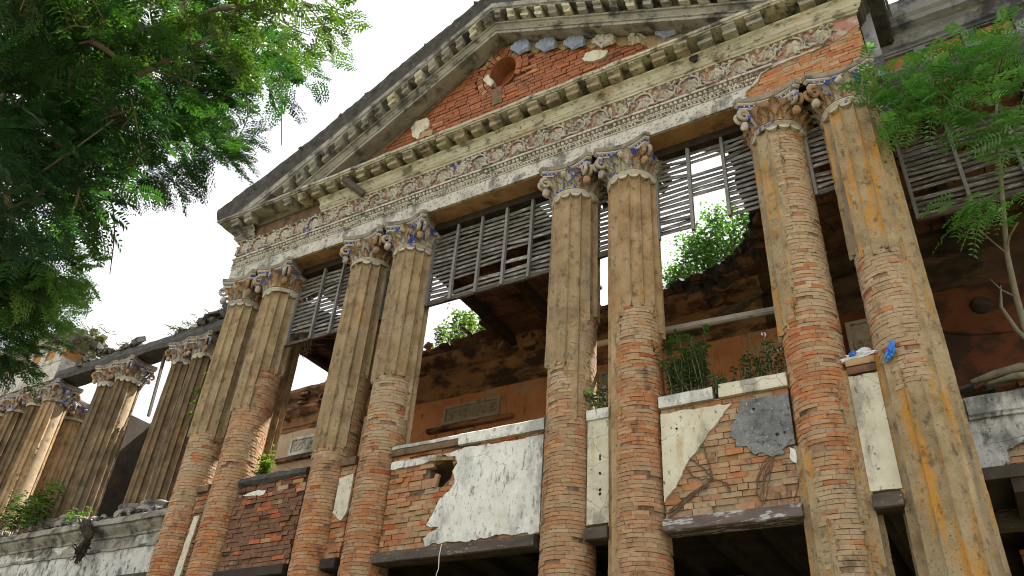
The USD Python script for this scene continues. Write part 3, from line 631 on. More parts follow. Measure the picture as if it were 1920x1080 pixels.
for y in np.linspace(0, 1, 8): R.append([(XE+o, YF-o*(1-y)+y*1.3, z) for o, z in CY[:-1]+[(.10, 11.385), (.10, 11.53)]+CO])
part(ent, 'cornice_return', MB().loft(np.array(R), False, False), M['roofmass'])
i = 0
for x in np.arange(-5.85, 6.0, .362):
    i += 1
    if i in (3, 4, 31): continue
    part(ent, 'modillion', modillion(MB(), (x, YF-.05, 11.385), .205+rng.normal(0, .006), .295, .143, (1, 0, rng.normal(0, .03)), (0, 0, 1)), M['modillion'] if i > 5 and i < 28 else M['cornice_grimy'])
part(ent, 'drain_hole', MB().loft([np.c_[3.70+r*np.cos(np.linspace(0, 2*PI, 13)[:-1]), np.full(12, y), 11.30+r*1.1*np.sin(np.linspace(0, 2*PI, 13)[:-1])] for y, r in ((YF-.16, .075), (YF-.17, .05), (YF-.10, .04))], True, True), M['hole'])

# ------------------------------------------------------------------ pediment
ped = thing('pediment', 'triangular brick pediment with a round opening and heavy raking cornices', 'pediment', (0, 0, 11.6))
def inner(x): return 14.08-(.575 if x < 0 else .50)*abs(x)
def outer(x): return 15.02-(.53 if x < 0 else .50)*abs(x)+max(0, abs(x)-4.6)*.12
OC, ORX, ORZ = (0.0, 13.36), .285, .40
tri = sg.Polygon([(-4.5, 11.6), (5.3, 11.6), (0, 14.25)])
ell = sg.Polygon([(OC[0]+ORX*math.cos(a), OC[1]+ORZ*math.sin(a)) for a in np.linspace(0, 2*PI, 41)[:-1]])
part(ped, 'mortar_backing', plate(tri.difference(ell), -.118, .3), M['mortar_dark'])
th = np.linspace(0, 2*PI, 41)[:-1]
rg = lambda y, k: np.c_[OC[0]+ORX*k*np.cos(th), np.full(40, y), OC[1]+ORZ*k*np.sin(th)]
part(ped, 'oculus_reveal', MB().loft([rg(-.15, 1.04), rg(-.15, .985), rg(.24, .97)], True, False), M['tymp_red'], smooth=40)
part(ped, 'oculus_backing', MB().loft([rg(.2, .99), rg(.24, .99)], True, True), M['brick_red'])
wp = thing  # (kept short)
ring2 = ell.buffer(.27)
ell2 = ell.buffer(.05)
tin = lambda x, z: z < inner(x)+.02 and z > 11.6 and not (ring2 if z > OC[1]-.30 else ell2).contains(sg.Point(x, z))
items = wall_bricks(-4.4, 5.1, 11.62, 14.1, -.15, tin, chooser({'tymp_red': 14, 'brick_red': 1.2}), .088, .25, .015, .07, .005, .002)
items = [(rng.random()*.3+(1 if abs(v[:, 0].mean()) < 3 else 0), v, f, m) for _, v, f, m in items]
for k, (e0, e1) in enumerate(((.015, .135), (.15, .265))):
    nb = 24+k*6
    for j in range(nb):
        a0, a1 = 2*PI*(j+.08)/nb, 2*PI*(j+.92)/nb
        if not (-.45 < (a0+a1)/2 < PI+.75 or (a0+a1)/2 > 2*PI-.45): continue
        q = [(OC[0]+(ORX+e)*math.cos(a), OC[1]+(ORZ+e)*math.sin(a)) for a, e in ((a0, e0), (a1, e0), (a1, e1), (a0, e1))]
        y = -.16+rng.normal(0, .006); v = np.array([(x, yy, zz) for yy in (y, -.09) for x, zz in q])+rng.normal(0, .004, (8, 3))
        items.append((3, v, np.array([[0, 1, 2, 3], [7, 6, 5, 4], [0, 4, 5, 1], [1, 5, 6, 2], [2, 6, 7, 3], [3, 7, 4, 0]]), 'tymp_red' if rng.random() < .8 else 'brick_tan'))
lay_bricks(ped, items, 300)
for pts, m, nm in (([(-2.0, 12.77), (-1.91, 12.92), (-1.65, 12.89), (-1.56, 12.73), (-1.57, 12.57), (-1.73, 12.52), (-1.79, 12.37), (-1.93, 12.52)], 'plaster_cream', 'plaster_patch'),
                   ([(-1.78, 12.36), (-1.75, 12.53), (-1.45, 12.49), (-1.45, 12.35)], 'stucco_warm', 'plaster_patch'),
                   ([(1.68, 12.76), (1.75, 12.87), (1.94, 12.83), (2.15, 12.69), (2.09, 12.59), (1.9, 12.56), (1.73, 12.66)], 'plaster_cream', 'plaster_patch'),
                   ([(-.42, 13.33), (-.31, 13.40), (-.15, 13.1), (-.23, 13.04)], 'plaster_cream', 'plaster_patch'),
                   ([(-.2, 12.95), (.02, 12.95), (.06, 12.5), (-.14, 12.5)], 'mortar', 'stained_patch')):
    part(ped, nm, plate(rough_poly(pts, .03, .012, len(pts)), -.183 if nm == 'plaster_patch' else -.166, -.1), M[m])
# strips of plaster left along the rakes
for sgn, x0, x1 in ((-1, -4.2, -.6), (1, .3, 4.6)):
    xs = np.linspace(x0, x1, 40); s2 = 1 if sgn > 0 else -1
    lowr = [(x, inner(x)-(.0+.30*max(0, float(fb([[x*2.3, 0, sgn*3.0]], 1.0, 5)[0])+.08)+(.16 if abs(x) > 2.6 else 0))) for x in xs]
    if sgn > 0: lowr = [(x, z-.10-.13*math.sin(x*11)) for x, z in lowr]
    poly = sg.Polygon([(x, inner(x)+.02) for x in xs]+[(x, max(11.6, z)) for x, z in reversed(lowr)]).buffer(0)
    part(ped, 'plaster_strip', plate(poly, -.178, -.1), M['mortar'] if sgn < 0 else M['stucco'])
def shell(c, r, rot, seed):
    mb = MB(); nb = 7
    for k in range(nb):
        a = rot+(-1.15+2.3*k/(nb-1)); L = r*(1-.12*abs(k-3)/3)
        p0 = np.array((c[0], -.17, c[1])); d = np.array((math.cos(a), 0, math.sin(a)))
        mb.tube([p0, p0+d*L*.5+(0, -.045, 0), p0+d*L*.85+(0, -.045, 0), p0+d*L+(0, -.01, 0)], [.02*r/.2, .042*r/.2, .05*r/.2, .02], 6)
    mb.add(*blob((c[0], -.18, c[1]), .05, 1, .2, seed).data()); return mb
for k, (x, z) in enumerate(((.45, 14.0-.16), (1.0, 13.73-.14), (1.58, 13.43-.10), (2.14, 13.18-.12))):
    part(ped, 'shell_ornament', shell((x-.08, z-.20), .29, 1.05, k), M['shell_blue'] if k < 3 else M['entab'], smooth=50, label=None)
for k, (x, z, mm) in enumerate(((2.7, 12.76, 'relief'), (3.23, 12.60, 'shell_blue'), (3.75, 12.36, 'relief'), (-2.72, 12.78, 'relief'))):
    if mm == 'relief': part(ped, 'rosette', rosette((x, -.175, z), .17, 9, .08, seed=k), M[mm], smooth=50)
    else: part(ped, 'shell_ornament', shell((x-.05, z-.16), .24, 1.1, k), M[mm], smooth=50)
for x, z, a in ((-3.26, 12.44, 1.9), (-3.62, 12.22, 2.1), (-3.95, 12.0, 2.3)): part(ped, 'leaf_ornament', shell((x, z-.06), .22, a, 3), M['relief'], smooth=50)
# raking cornices
RK = [(-.22, .05), (.06, .0), (.14, -.005), (.155, .035), (.13, .04), (.13, .06), (.16, .068), (.16, .085), (.125, .09), (.145, .135), (.185, .175), (.185, .188), (.22, .192), (.22, .228), (.10, .24), (.10, .405), (.355, .41), (.36, .44), (.385, .45), (.39, .56), (.36, .60), (.355, .66), (.39, .76), (.43, .84), (.44, .90), (.30, .96), (.0, 1.0), (-.65, 1.02), (-.65, .3)]
for sgn, mt in ((-1, 'cornice_grimy'), (1, 'cornice_grimy')):
    for nm, lo_, hi_, mm in (('raking_cornice', 0, 21, mt), ('roof_edge', 20, 29, 'roofmass')):
        rings = []
        for x in np.linspace(-6.36, 0, 72) if sgn < 0 else np.linspace(0, 6.36, 72):
            kx = (outer(x)-inner(x))/.90
            rr = [(x, YF-o, max(inner(x)+h*kx, 11.565+h*.04)) for o, h in RK[lo_:hi_]]
            rings.append(rr)
        R = np.array(rings); am = .005 if nm == 'raking_cornice' else .022
        d = np.stack([fb(R, 3.3, 40), fb(R, 3.3, 41), fb(R, 3.3, 42)], -1)*am*2+np.stack([fb(R, 12, 43)*0, fb(R, 12, 44), fb(R, 12, 45)], -1)*am*2
        d[0 if sgn > 0 else -1] *= 0
        part(ped, nm, MB().loft(R+d, False, False), M[mm])
    sl = .575 if sgn < 0 else .50
    k = 0
    for x in np.arange(.12, 5.3, .295):
        X = sgn*x; k += 1
        kx = (outer(X)-inner(X))/.90; z = inner(X)+.245*kx
        if z < 11.64: continue
        t = np.array((1, 0, -sgn*sl)); t /= np.linalg.norm(t)
        part(ped, 'modillion', modillion(MB(), (X, YF-.09, z), .165+rng.normal(0, .008), .27, .155*kx, t, (0, 0, 1)), M['cornice_grimy'] if rng.random() < .75 else M['cornice'])
# rubble stones lying along the ruined left edge
for k in range(60):
    x = -rng.uniform(.1, 6.3); v = chunk((x, YF-.40+rng.uniform(0, .2), outer(x)+.0+rng.uniform(-.02, .03)), rng.uniform(.03, .075), k)
    part(ped, 'loose_stone', v, M['roofmass'])
part(ped, 'roof_slope', MB().add([(-6.3, .3, 11.7), (0, .3, 15.05), (0, 4.0, 15.05), (-6.3, 4.0, 11.7), (6.3, .3, 11.9), (6.3, 4.0, 11.9)], [[0, 1, 2, 3], [1, 4, 5, 2]]), M['roofmass'])

# ------------------------------------------------------------------ louvred timber screens
def louvre(label, x0, x1, y, stiles, z0=8.55, z1=10.06, pitch=.088, missing=(), rail=True, top=True, broken_bottom=()):
    t = thing('louvre_screen', label, 'louvre screen', ((x0+x1)/2, y, z0), 'louvred screens hanging under the entablatures')
    if top: part(t, 'head_beam', MB().bar((x0-.02, y, z1+.075), (x1+.02, y, z1+.075), .14, .15, jit=.004), M['timber_dark'])
    if rail: part(t, 'bottom_rail', MB().bar((x0, y-.01, z0+.025), (x1, y-.01, z0+.025+rng.normal(0, .01)), .05, .06, jit=.003), M['timber'])
    edges = [x0+.02]+list(stiles)+[x1-.02]
    for j, x in enumerate(edges):
        zb = broken_bottom[j] if j < len(broken_bottom) else z0
        part(t, 'stile', MB().bar((x+rng.normal(0, .008), y-.035, zb), (x, y-.035, z1+(0 if j in (0, len(edges)-1) else .02)), .045, .06, up=(0, 1, 0), jit=.003), M['stile'])
    for s in range(len(edges)-1):
        a, b = edges[s]+.02, edges[s+1]-.02; z = z0+.085; k = 0
        while z < z1-.02:
            if not any(ss == s and lo <= z <= hi for ss, lo, hi in missing) and rng.random() > .035:
                tilt = 1.15+rng.normal(0, .05); sag = rng.normal(0, .007) if rng.random() > .12 else rng.normal(0, .028)
                part(t, 'slat', MB().bar((a-.012, y, z+sag), (b+.012, y, z-sag), .098, .011, up=(0, -math.sin(tilt), math.cos(tilt)), jit=.0015), M['slat'])
            z += pitch; k += 1
    return t
YS = .06
louvre('narrow louvred bay between the second and third portico columns, sunlit stalks behind its foot', -4.26, -2.81, YS, (-3.66, -3.20), missing=((0, 8.62, 8.74),))
louvre('wide dark louvred screen between the fourth and fifth portico columns, three gaps near its foot', -1.19, 1.19, YS, (-.69, -.21, .27, .745), missing=((1, 8.74, 8.98), (2, 8.86, 9.02), (3, 9.02, 9.18)))
louvre('bright broken louvred screen between the sixth and seventh portico columns, torn open at the foot', 2.81, 4.27, YS, (3.33, 3.83), z0=8.58, missing=((1, 8.5, 9.12), (1, 9.62, 9.74), (2, 8.5, 8.6)), rail=False, broken_bottom=(8.55, 8.56, 8.62, 8.6))
for a, b, lab in ((-5.22, -4.93, 'sliver of louvres between the two leftmost portico columns'), (-2.15, -1.85, 'sliver of louvres between the third and fourth portico columns'),
                  (1.85, 2.15, 'sliver of louvres between the fifth and sixth portico columns'), (4.92, 5.23, 'dark sliver of louvres between the two rightmost portico columns')):
    louvre(lab, a, b, YS, (), missing=((0, 9.72, 9.8),) if a > -2 else ((0, 9.3, 9.36),))

# ------------------------------------------------------------------ parapets on timber beams between the columns
def beam(label, a, b, w, h, m, noise=.006, n=14):
    a, b = np.array(a, float), np.array(b, float); d = (b-a)/np.linalg.norm(b-a); sd = np.cross(d, (0, 0, 1)); sd /= np.linalg.norm(sd); up = np.cross(sd, d)
    pr = [(-w/2, -h*.42), (-w*.42, -h/2), (w*.42, -h/2), (w/2, -h*.42), (w/2, h*.42), (w*.42, h/2), (-w*.42, h/2), (-w/2, h*.42)]
    R = np.array([[a+(b-a)*t+sd*x+up*z for x, z in pr] for t in np.linspace(0, 1, n)])
    R = R+np.stack([fb(R, 4, 3), fb(R, 4, 4), fb(R, 4, 5)], -1)*noise*2.5
    return MB().loft(R, True, True)
YP = -.14
def parapet(label, x0, x1, pick, plates, copings, top=5.90, z0=4.565, mortar='mortar', skip=None, extra=None, bricks=True):
    t = thing('parapet', label, 'parapet', ((x0+x1)/2, YP, z0), 'balcony parapets between the portico columns')
    part(t, 'wall_core', plate(sg.box(x0, z0, x1, top).difference(skip if skip else sg.Polygon()), YP+.003, YP+.30), M[mortar])
    pl = [rough_poly(p, .03, amp, k+5) for k, (p, m, amp) in enumerate(plates)]
    cov = unary_union([p.buffer(-.09) for p in pl]) if pl else sg.Polygon()
    if bricks:
        items = wall_bricks(x0, x1, z0+.004, top, YP-.012, lambda x, z: not cov.contains(sg.Point(x, z)) and not (skip and skip.contains(sg.Point(x, z))), pick, .07, .22)
        lay_bricks(t, items, 300)
    for p, (q, m, amp) in zip(pl, plates): part(t, 'plaster', plate(p.intersection(sg.box(x0, z0, x1, top+.0)), YP-.036, YP+.03), M[m])
    for a, b, z, hh, m in copings:
        R = np.array([[(x, YP-o, z+h) for o, h in ((-.25, 0), (.055, 0), (.06, .03), (.06, hh-.02), (.04, hh), (-.25, hh))] for x in np.linspace(a, b, max(3, int((b-a)/.1)))])
        R = R+np.stack([fb(R, 6, 1)*0, fb(R, 6, 2), fb(R, 6, 3)], -1)*.022
        part(t, 'coping', MB().loft(R, True, True), M[m])
    if extra: extra(t)
    return t
mixo = lambda x, z: ['brick_orange', 'brick_tan', 'brick_red', 'brick_lime', 'brick_dark'][int(rng.choice(5, p=[.52, .38, .06, .02, .02]))]
mixp = lambda x, z: ['brick_orange', 'brick_tan', 'brick_lime'][int(rng.choice(3, p=[.10, .72, .18]))]
mixd = lambda x, z: ['brick_dark', 'brick_red', 'brick_tan'][int(rng.choice(3, p=[.86 if z < 5.6 else .45, .09 if z < 5.6 else .2, .05 if z < 5.6 else .35]))]
def top_a(t):
    R = np.array([[(x, YP-o, 5.87+h) for o, h in ((-.25, 0), (.03, 0), (.07, .05), (.05, .13), (-.05, .17), (-.25, .15))] for x in np.linspace(-4.25, -2.81, 16)])
    part(t, 'mossy_ledge', MB().loft(R+np.stack([fb(R, 7, 1)*0, fb(R, 7, 2), fb(R, 7, 3)], -1)*.06, True, True), M['roofmass'])
    part(t, 'plaster', plate(rough_poly([(-4.1, 5.72), (-3.75, 5.76), (-3.6, 5.73), (-3.66, 5.66), (-3.9, 5.68)], .03, .012, 3), YP-.034, YP), M['plaster_white'])
parapet('dark bare brick parapet between the second and third portico columns, mossy top', -4.25, -2.81, mixd, [], [], extra=top_a, mortar='mortar_dark')
hole = sg.Polygon([(-.53, 5.66), (-.19, 5.73), (-.09, 5.53), (-.31, 5.34), (-.5, 5.48)])
BW = [(-.41, 5.77), (-.28, 5.79), (-.05, 5.66), (-.12, 5.54), (-.05, 5.38), (-.25, 5.19), (-.45, 4.84), (-.25, 4.79), (-.47, 4.67), (-.41, 4.585), (-.21, 4.60), (.32, 4.58), (.59, 4.61), (1.24, 4.57), (1.24, 5.82), (.01, 5.84)]
def hole_b(t):
    part(t, 'hollow', plate(hole.buffer(.05), YP+.24, YP+.27), M['mortar_dark'])
    part(t, 'lintel_stone', MB().box((-.30, YP-.03, 5.735), (.42, .06, .05), [[.98, 0, .1], [0, 1, 0], [-.1, 0, .98]]), M['brick_tan'])
    part(t, 'stump', MB().box((-.37, YP-.03, 5.44), (.06, .05, .18), [[.98, 0, .2], [0, 1, 0], [-.2, 0, .98]]), M['brick_tan'])
parapet('wide parapet of white plaster and bare brick with a hole, under the big louvred bay', -1.19, 1.24, mixo,
        [(BW, 'plaster_white', .014), ([(-1.19, 5.72), (-.80, 5.70), (-.42, 5.76), (-.42, 5.81), (-1.19, 5.82)], 'plaster_white', .01)],
        [(-1.19, -.06, 6.0, .055, 'plaster_white'), (-.06, 1.25, 5.895, .165, 'plaster_white'), (-1.19, -.06, 5.9, .1, 'mortar')], skip=hole, extra=hole_b)
CW = [(2.80, 5.82), (3.67, 5.80), (3.41, 5.52), (3.11, 5.19), (2.95, 4.91), (2.80, 4.75)]
CG = [(3.74, 5.80), (4.30, 5.80), (4.30, 5.20), (4.14, 5.18), (4.17, 5.14), (4.03, 5.09), (3.95, 5.16), (3.85, 5.16), (3.78, 5.26), (3.69, 5.27), (3.61, 5.44), (3.62, 5.51), (3.73, 5.63)]
def extra_c(t):
    for x, z, r in ((3.0, 5.6, .018), (3.9, 5.68, .022), (4.12, 5.34, .025), (4.2, 5.35, .018)):
        part(t, 'nail_hole', MB().loft([np.c_[x+r*.8*np.cos(th)*(1+.3*np.sin(3*th)), np.full(40, y), z+r*.8*np.sin(th)] for y in (YP-.0385, YP-.03)], True, True), M['hole'])
parapet('parapet between the sixth and seventh portico columns, grey cement patch and clinging dead roots', 2.81, 4.29, mixp,
        [(CW, 'plaster_cream', .010), (CG, 'plaster_grey', .014), ([(4.22, 5.17), (4.29, 5.15), (4.29, 4.98), (4.22, 5.03)], 'plaster_white', .006)],
        [(2.80, 3.46, 5.89, .155, 'plaster_white'), (3.53, 4.30, 5.89, .17, 'plaster_cream')], extra=extra_c, mortar='mortar_pale')
parapet('slim cream plaster infill between the fifth and sixth portico columns', 1.86, 2.14, mixp, [([(1.84, 4.6), (2.16, 4.6), (2.16, 5.9), (1.84, 5.9)], 'plaster_cream', .004)], [(1.85, 2.15, 5.9, .14, 'plaster_white')], bricks=False,
        extra=lambda t: [part(t, 'nail_hole', MB().loft([np.c_[2.03+.015*np.cos(th)*(1+.3*np.sin(2*th+z*9)), np.full(40, y), z+.02*np.sin(th)] for y in (YP-.0385, YP-.03)], True, True), M['hole']) for z in (4.95, 5.0, 5.2, 5.38, 5.42)])
parapet('brick infill with a chip of cream plaster between the third and fourth portico columns', -2.14, -1.86, mixo, [([(-2.12, 5.72), (-1.86, 5.75), (-1.86, 5.2), (-1.95, 5.08), (-2.12, 5.2)], 'plaster_cream', .008)], [(-2.14, -1.86, 5.9, .12, 'mortar')])
parapet('whitewashed infill between the two rightmost portico columns, litter caught on its brick top', 4.93, 5.22, mixd, [([(4.9, 4.6), (5.24, 4.6), (5.24, 5.86), (4.9, 5.86)], 'plaster_cream', .004)], [(4.93, 5.22, 5.88, .09, 'brick_dark'), (4.93, 5.22, 5.975, .09, 'brick_tan')], bricks=False)
parapet('narrow brick infill with a strip of cream plaster between the two leftmost portico columns', -5.21, -4.94, mixd, [([(-5.2, 4.5), (-5.05, 4.5), (-5.0, 5.5), (-5.12, 5.5)], 'plaster_cream', .006)], [(-5.21, -4.94, 5.9, .12, 'mortar')])

BL = ['short beam under the narrow infill of the two leftmost columns', 'timber beam under the dark brick parapet', 'short beam end between the third and fourth columns', 'long timber beam under the wide white plastered parapet', 'short rounded beam between the fifth and sixth columns', 'timber beam with flaking white paint under the rooted brick parapet', 'short grey beam under the infill of the two rightmost columns']
for (a, b, mm), lab in zip(((-5.2, -4.95, 'timber'), (-4.24, -2.83, 'timber_dark'), (-2.13, -1.87, 'timber_dark'), (-1.22, 1.2, 'timber'), (1.86, 2.14, 'timber'), (2.80, 4.28, 'timber_flaky'), (4.94, 5.21, 'timber')), BL):
    single('timber_beam', lab, 'beam', beam('', (a, YP+.04, 4.485), (b, YP+.04, 4.485), .26, .145, mm), M[mm], (a, YP, 4.4))

# ------------------------------------------------------------------ balcony floor, ground-floor dark, back wall
WY = 3.85
fl = thing('balcony_floor', 'dark timber floor of the upper balcony seen from underneath', 'floor', (0, 2, 4.5), kind='structure')
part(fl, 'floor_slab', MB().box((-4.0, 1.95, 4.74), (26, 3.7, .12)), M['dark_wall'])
for x in np.arange(-5.6, 9, .62): part(fl, 'joist', MB().bar((x, .12, 4.61), (x, 3.8, 4.61), .10, .14), M['timber_dark'])
piers = [(-.9, 2.2), (2.75, 2.3), (1.95, 1.3), (6.3, 2.2)]
for k, (x, y) in enumerate(piers):
    t = thing('brick_pier', ['rear brick pier behind the fourth portico column', 'rear brick pier seen under the beam right of the sixth column', 'rear brick pier glimpsed between the fifth and sixth columns', 'rear brick pier behind the rightmost column'][k], 'pier', (x, y, 0))
    part(t, 'pier_core', MB().box((x, y, 2.27), (.44, .44, 4.54)), M['mortar_dark'])
    items = []
    for f_ in range(34):
        z = 2.2+f_*.069
        for q in range(2): items.append((z, hexa(x-.24+q*.24, x-.012+q*.24, y-.245, y-.2, z, z+.058), BOXF, mixo(0, 0)))
    lay_bricks(t, items, 300)

bw = thing('back_wall', 'rear wall of the upper veranda, orange plaster with carved panels and a broken top', 'wall', (0, WY, 4.8))
TOP = [(-30, 10.3), (-13, 10.38), (-11, 10.3), (-8.4, 9.84), (-7.9, 10.04), (-7.4, 10.08), (-6.9, 10.3), (-6, 10.35), (-4.2, 10.49), (-3.5, 10.52), (-2.8, 10.62), (-2, 10.6), (-.6, 10.5), (.3, 10.5), (1.46, 10.32), (2.04, 10.29), (2.6, 10.42), (3.1, 10.7), (3.6, 10.9), (5, 11), (10, 11)]
core = rough_poly([(-30, .0)]+TOP+[(10, 0)], .1, .02, 4)
part(bw, 'masonry', plate(core, WY+.02, WY+.55), M['brick_dark'])
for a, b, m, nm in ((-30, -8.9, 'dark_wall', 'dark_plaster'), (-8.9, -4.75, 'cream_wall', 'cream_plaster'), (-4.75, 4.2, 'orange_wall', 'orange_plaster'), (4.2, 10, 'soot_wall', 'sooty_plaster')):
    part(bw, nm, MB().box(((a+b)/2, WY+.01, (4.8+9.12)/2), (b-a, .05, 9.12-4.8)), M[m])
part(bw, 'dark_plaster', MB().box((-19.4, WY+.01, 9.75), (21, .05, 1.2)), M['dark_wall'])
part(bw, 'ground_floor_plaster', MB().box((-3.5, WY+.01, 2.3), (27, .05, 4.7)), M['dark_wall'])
part(bw, 'wall_cornice', u_sweep([(-.01, 9.10), (.03, 9.12), (.03, 9.2), (.06, 9.22), (.06, 9.45), (.12, 9.52), (.20, 9.6), (.20, 9.66), (.05, 9.68), (.05, 9.85), (.10, 9.9), (.22, 10.05), (.24, 10.12), (-.01, 10.2)], -8.3, 3.3, WY, WY+1, .12, .02, 60, left=False, right=False), M['wall_cornice'])
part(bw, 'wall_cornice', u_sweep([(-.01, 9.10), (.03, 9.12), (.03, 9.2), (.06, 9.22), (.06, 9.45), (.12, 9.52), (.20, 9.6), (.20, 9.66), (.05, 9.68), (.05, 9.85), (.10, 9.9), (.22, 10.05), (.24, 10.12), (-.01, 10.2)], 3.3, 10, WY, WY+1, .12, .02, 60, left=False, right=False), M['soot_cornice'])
blk = MB()
for k in range(170):
    x = rng.uniform(-8, 4); z = np.interp(x, [p[0] for p in TOP], [p[1] for p in TOP])
    part(bw, 'loose_brick', MB().box((x, WY-rng.uniform(0, .22), z-rng.uniform(.0, .75)), rng.uniform((.12, .10, .05), (.30, .2, .09)), trimesh.transformations.euler_matrix(*rng.normal(0, .25, 3))[:3, :3]), M[rng.choice(['brick_dark', 'ceiling_tile', 'wall_cornice'])])
def panel(x0, x1, z0, z1, m, rel):
    f = MB(); w = .06
    for a, b, c, d in ((x0, x1, z0, z0+w), (x0, x1, z1-w, z1), (x0, x0+w, z0+w, z1-w), (x1-w, x1, z0+w, z1-w)): f.box(((a+b)/2, WY-.04, (c+d)/2), (b-a, .07, d-c))
    p = part(bw, 'carved_panel', f, M['panel_grey' if rel != 'plain' else 'plaster_white'])
    part(p, 'panel_ground', MB().box(((x0+x1)/2, WY-.02, (z0+z1)/2), (x1-x0-2*w, .03, z1-z0-2*w)), M[m])
    g = MB(); nn = int((x1-x0)/.17)
    for k in range(nn):
        cx = x0+w+(x1-x0-2*w)*(k+.5)/nn; s_ = 1 if k % 2 else -1; cz = (z0+z1)/2
        pts = [(cx+.085*(1-.6*t)*math.cos(s_*(t*9)+1), WY-.045, cz+.085*(1-.6*t)*1.2*math.sin(s_*(t*9)+1)) for t in np.linspace(0, 1, 14)]
        g.tube(pts, np.linspace(.016, .01, 14), 5); g.add(*blob((cx+.07, WY-.04, cz+.09*s_), .03, 1, .3, k).data())
    part(p, 'scrollwork', g, M['panel_grey' if rel != 'plain' else 'plaster_white'])
    lz = z0-.09
    part(p, 'ledge', beam('', (x0-.34, WY-.06, lz), (x1+.34, WY-.06, lz), .16, .09, ''), M['wall_cornice'])
panel(-3.43, -2.06, 8.47, 8.89, 'panel_grey', 'rich'); panel(-7.75, -6.4, 8.47, 8.91, 'plaster_white', 'plain'); panel(.12, 1.1, 8.25, 8.93, 'panel_grey', 'rich'); panel(4.55, 5.35, 8.0, 8.88, 'panel_grey', 'rich')
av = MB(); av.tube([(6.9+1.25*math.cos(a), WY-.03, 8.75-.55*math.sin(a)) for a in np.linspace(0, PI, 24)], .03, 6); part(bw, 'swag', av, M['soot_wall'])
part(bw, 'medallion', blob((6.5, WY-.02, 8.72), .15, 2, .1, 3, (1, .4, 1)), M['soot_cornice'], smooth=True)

# remains of the veranda roof
def ceiling(label, poly, beams, z=10.14):
    P = sg.Polygon(poly); t = thing('roof_remnant', label, 'roof', (P.centroid.x, P.centroid.y, z))
    m = trimesh.creation.extrude_polygon(rough_poly(poly, .08, .02, 3), .30, engine='earcut'); v = np.array(m.vertices); v[:, 2] += z+.045
    part(t, 'roof_slab', (v, np.array(m.faces)), M['roofmass'])
    items = []; x0, y0, x1, y1 = P.bounds
    y = y0; k = 0
    while y < y1:
        x = x0-rng.uniform(0, .3)
        while x < x1:
            L = .42
            if P.buffer(-.03).contains(sg.Point(x+L/2, y+.09)): items.append((1 if y < 9 else 0, hexa(x+.008, x+L-.008, y+.008, y+.17, z+rng.normal(0, .008), z+.06), BOXF, 'ceiling_tile'))
            x += L
        y += .18; k += 1
    items2 = items
    for kk, (_, vv, ff, mm) in enumerate(items2[:280]): part(t, 'ceiling_tile', (vv, ff), M[mm])
    if len(items2) > 280:
        mb = MB()
        for _, vv, ff, mm in items2[280:]: mb.add(vv, ff)
        part(t, 'distant_tiles', mb, M['ceiling_tile'], kind='stuff')
    for x, ya, yb in beams: part(t, 'roof_beam', beam('', (x, ya, z-.10), (x+.02, yb, z-.10), .15, .2, ''), M['timber_dark'])
    return t
ceiling('remnant of tiled roof on dark beams behind the wide louvred screen', [(-1.95, .4), (.5, .4), (.55, 2.6), (.1, 3.83), (-1.95, 3.83), (-2.3, 3.6), (-1.9, 2.2)], [(-1.78, .36, 3.84), (-.62, .36, 3.84), (.45, .36, 2.9)])
ceiling('scrap of roof hanging behind the second louvred bay from the left', [(-6.25, .5), (-5.4, .5), (-5.2, 1.7), (-4.9, 2.0), (-4.75, 2.5), (-5.2, 3.0), (-6.25, 3.4)], [(-6.18, .36, 3.84), (-5.5, .36, 2.9)])
ceiling('intact dark roof over the right veranda end, its broken edge curving inward', [(3.82, .4), (3.77, 1.7), (3.68, 2.3), (3.5, 2.72), (3.15, 3.2), (2.55, 3.56), (1.6, 3.75), (1.6, 3.83), (10, 3.83), (10, .4)], [(3.9, .36, 3.84), (5.2, .36, 3.84), (6.4, .36, 3.84), (7.6, .36, 3.84)])
# broken masonry rim of that roof
rim = thing('broken_roof_edge', 'black crumbling roof edge curving up behind the seventh portico column', 'roof edge', (3.3, 3, 10.1))
E_ = np.array([(3.84, .8), (3.80, 1.5), (3.72, 2.1), (3.55, 2.6), (3.2, 3.1), (2.6, 3.48), (1.9, 3.66), (1.2, 3.74)])
for k in range(150):
    t_ = rng.random()*(len(E_)-1); i0 = int(t_); p = E_[i0]+(E_[min(i0+1, len(E_)-1)]-E_[i0])*(t_-i0)
    part(rim, 'rubble', MB().box((p[0]+rng.uniform(-.02, .2), p[1]+rng.uniform(0, .14), 10.2+rng.uniform(-.12, .2)), rng.uniform((.10, .10, .05), (.32, .26, .14)), trimesh.transformations.euler_matrix(*rng.normal(0, .35, 3))[:3, :3]), M['roofmass' if rng.random() < .6 else 'brick_dark'])

single('pole', 'grey wooden pole spanning the bay behind the sixth column, above the weeds', 'pole', MB().tube([(1.45, .62, 7.50), (2.2, .6, 7.47), (3.2, .6, 7.42), (4.4, .62, 7.38)], [.04, .045, .055, .05], 9), M['pole'], (2.9, .6, 7.4))
single('leaning_plank', 'dark split plank leaning on the orange wall behind the grey pole', 'plank', MB().bar((2.45, 3.2, 9.0), (3.25, 3.72, 9.75), .34, .05, jit=.02), M['timber'], (2.8, 3.4, 9.2))
single('timber_stub', 'weathered timber sticking out through the cornice near its left end', 'timber', MB().bar((-2.97, -.72, 11.44), (-2.62, -.44, 11.12), .09, .09, jit=.012), M['timber'], (-2.8, -.55, 11.2))

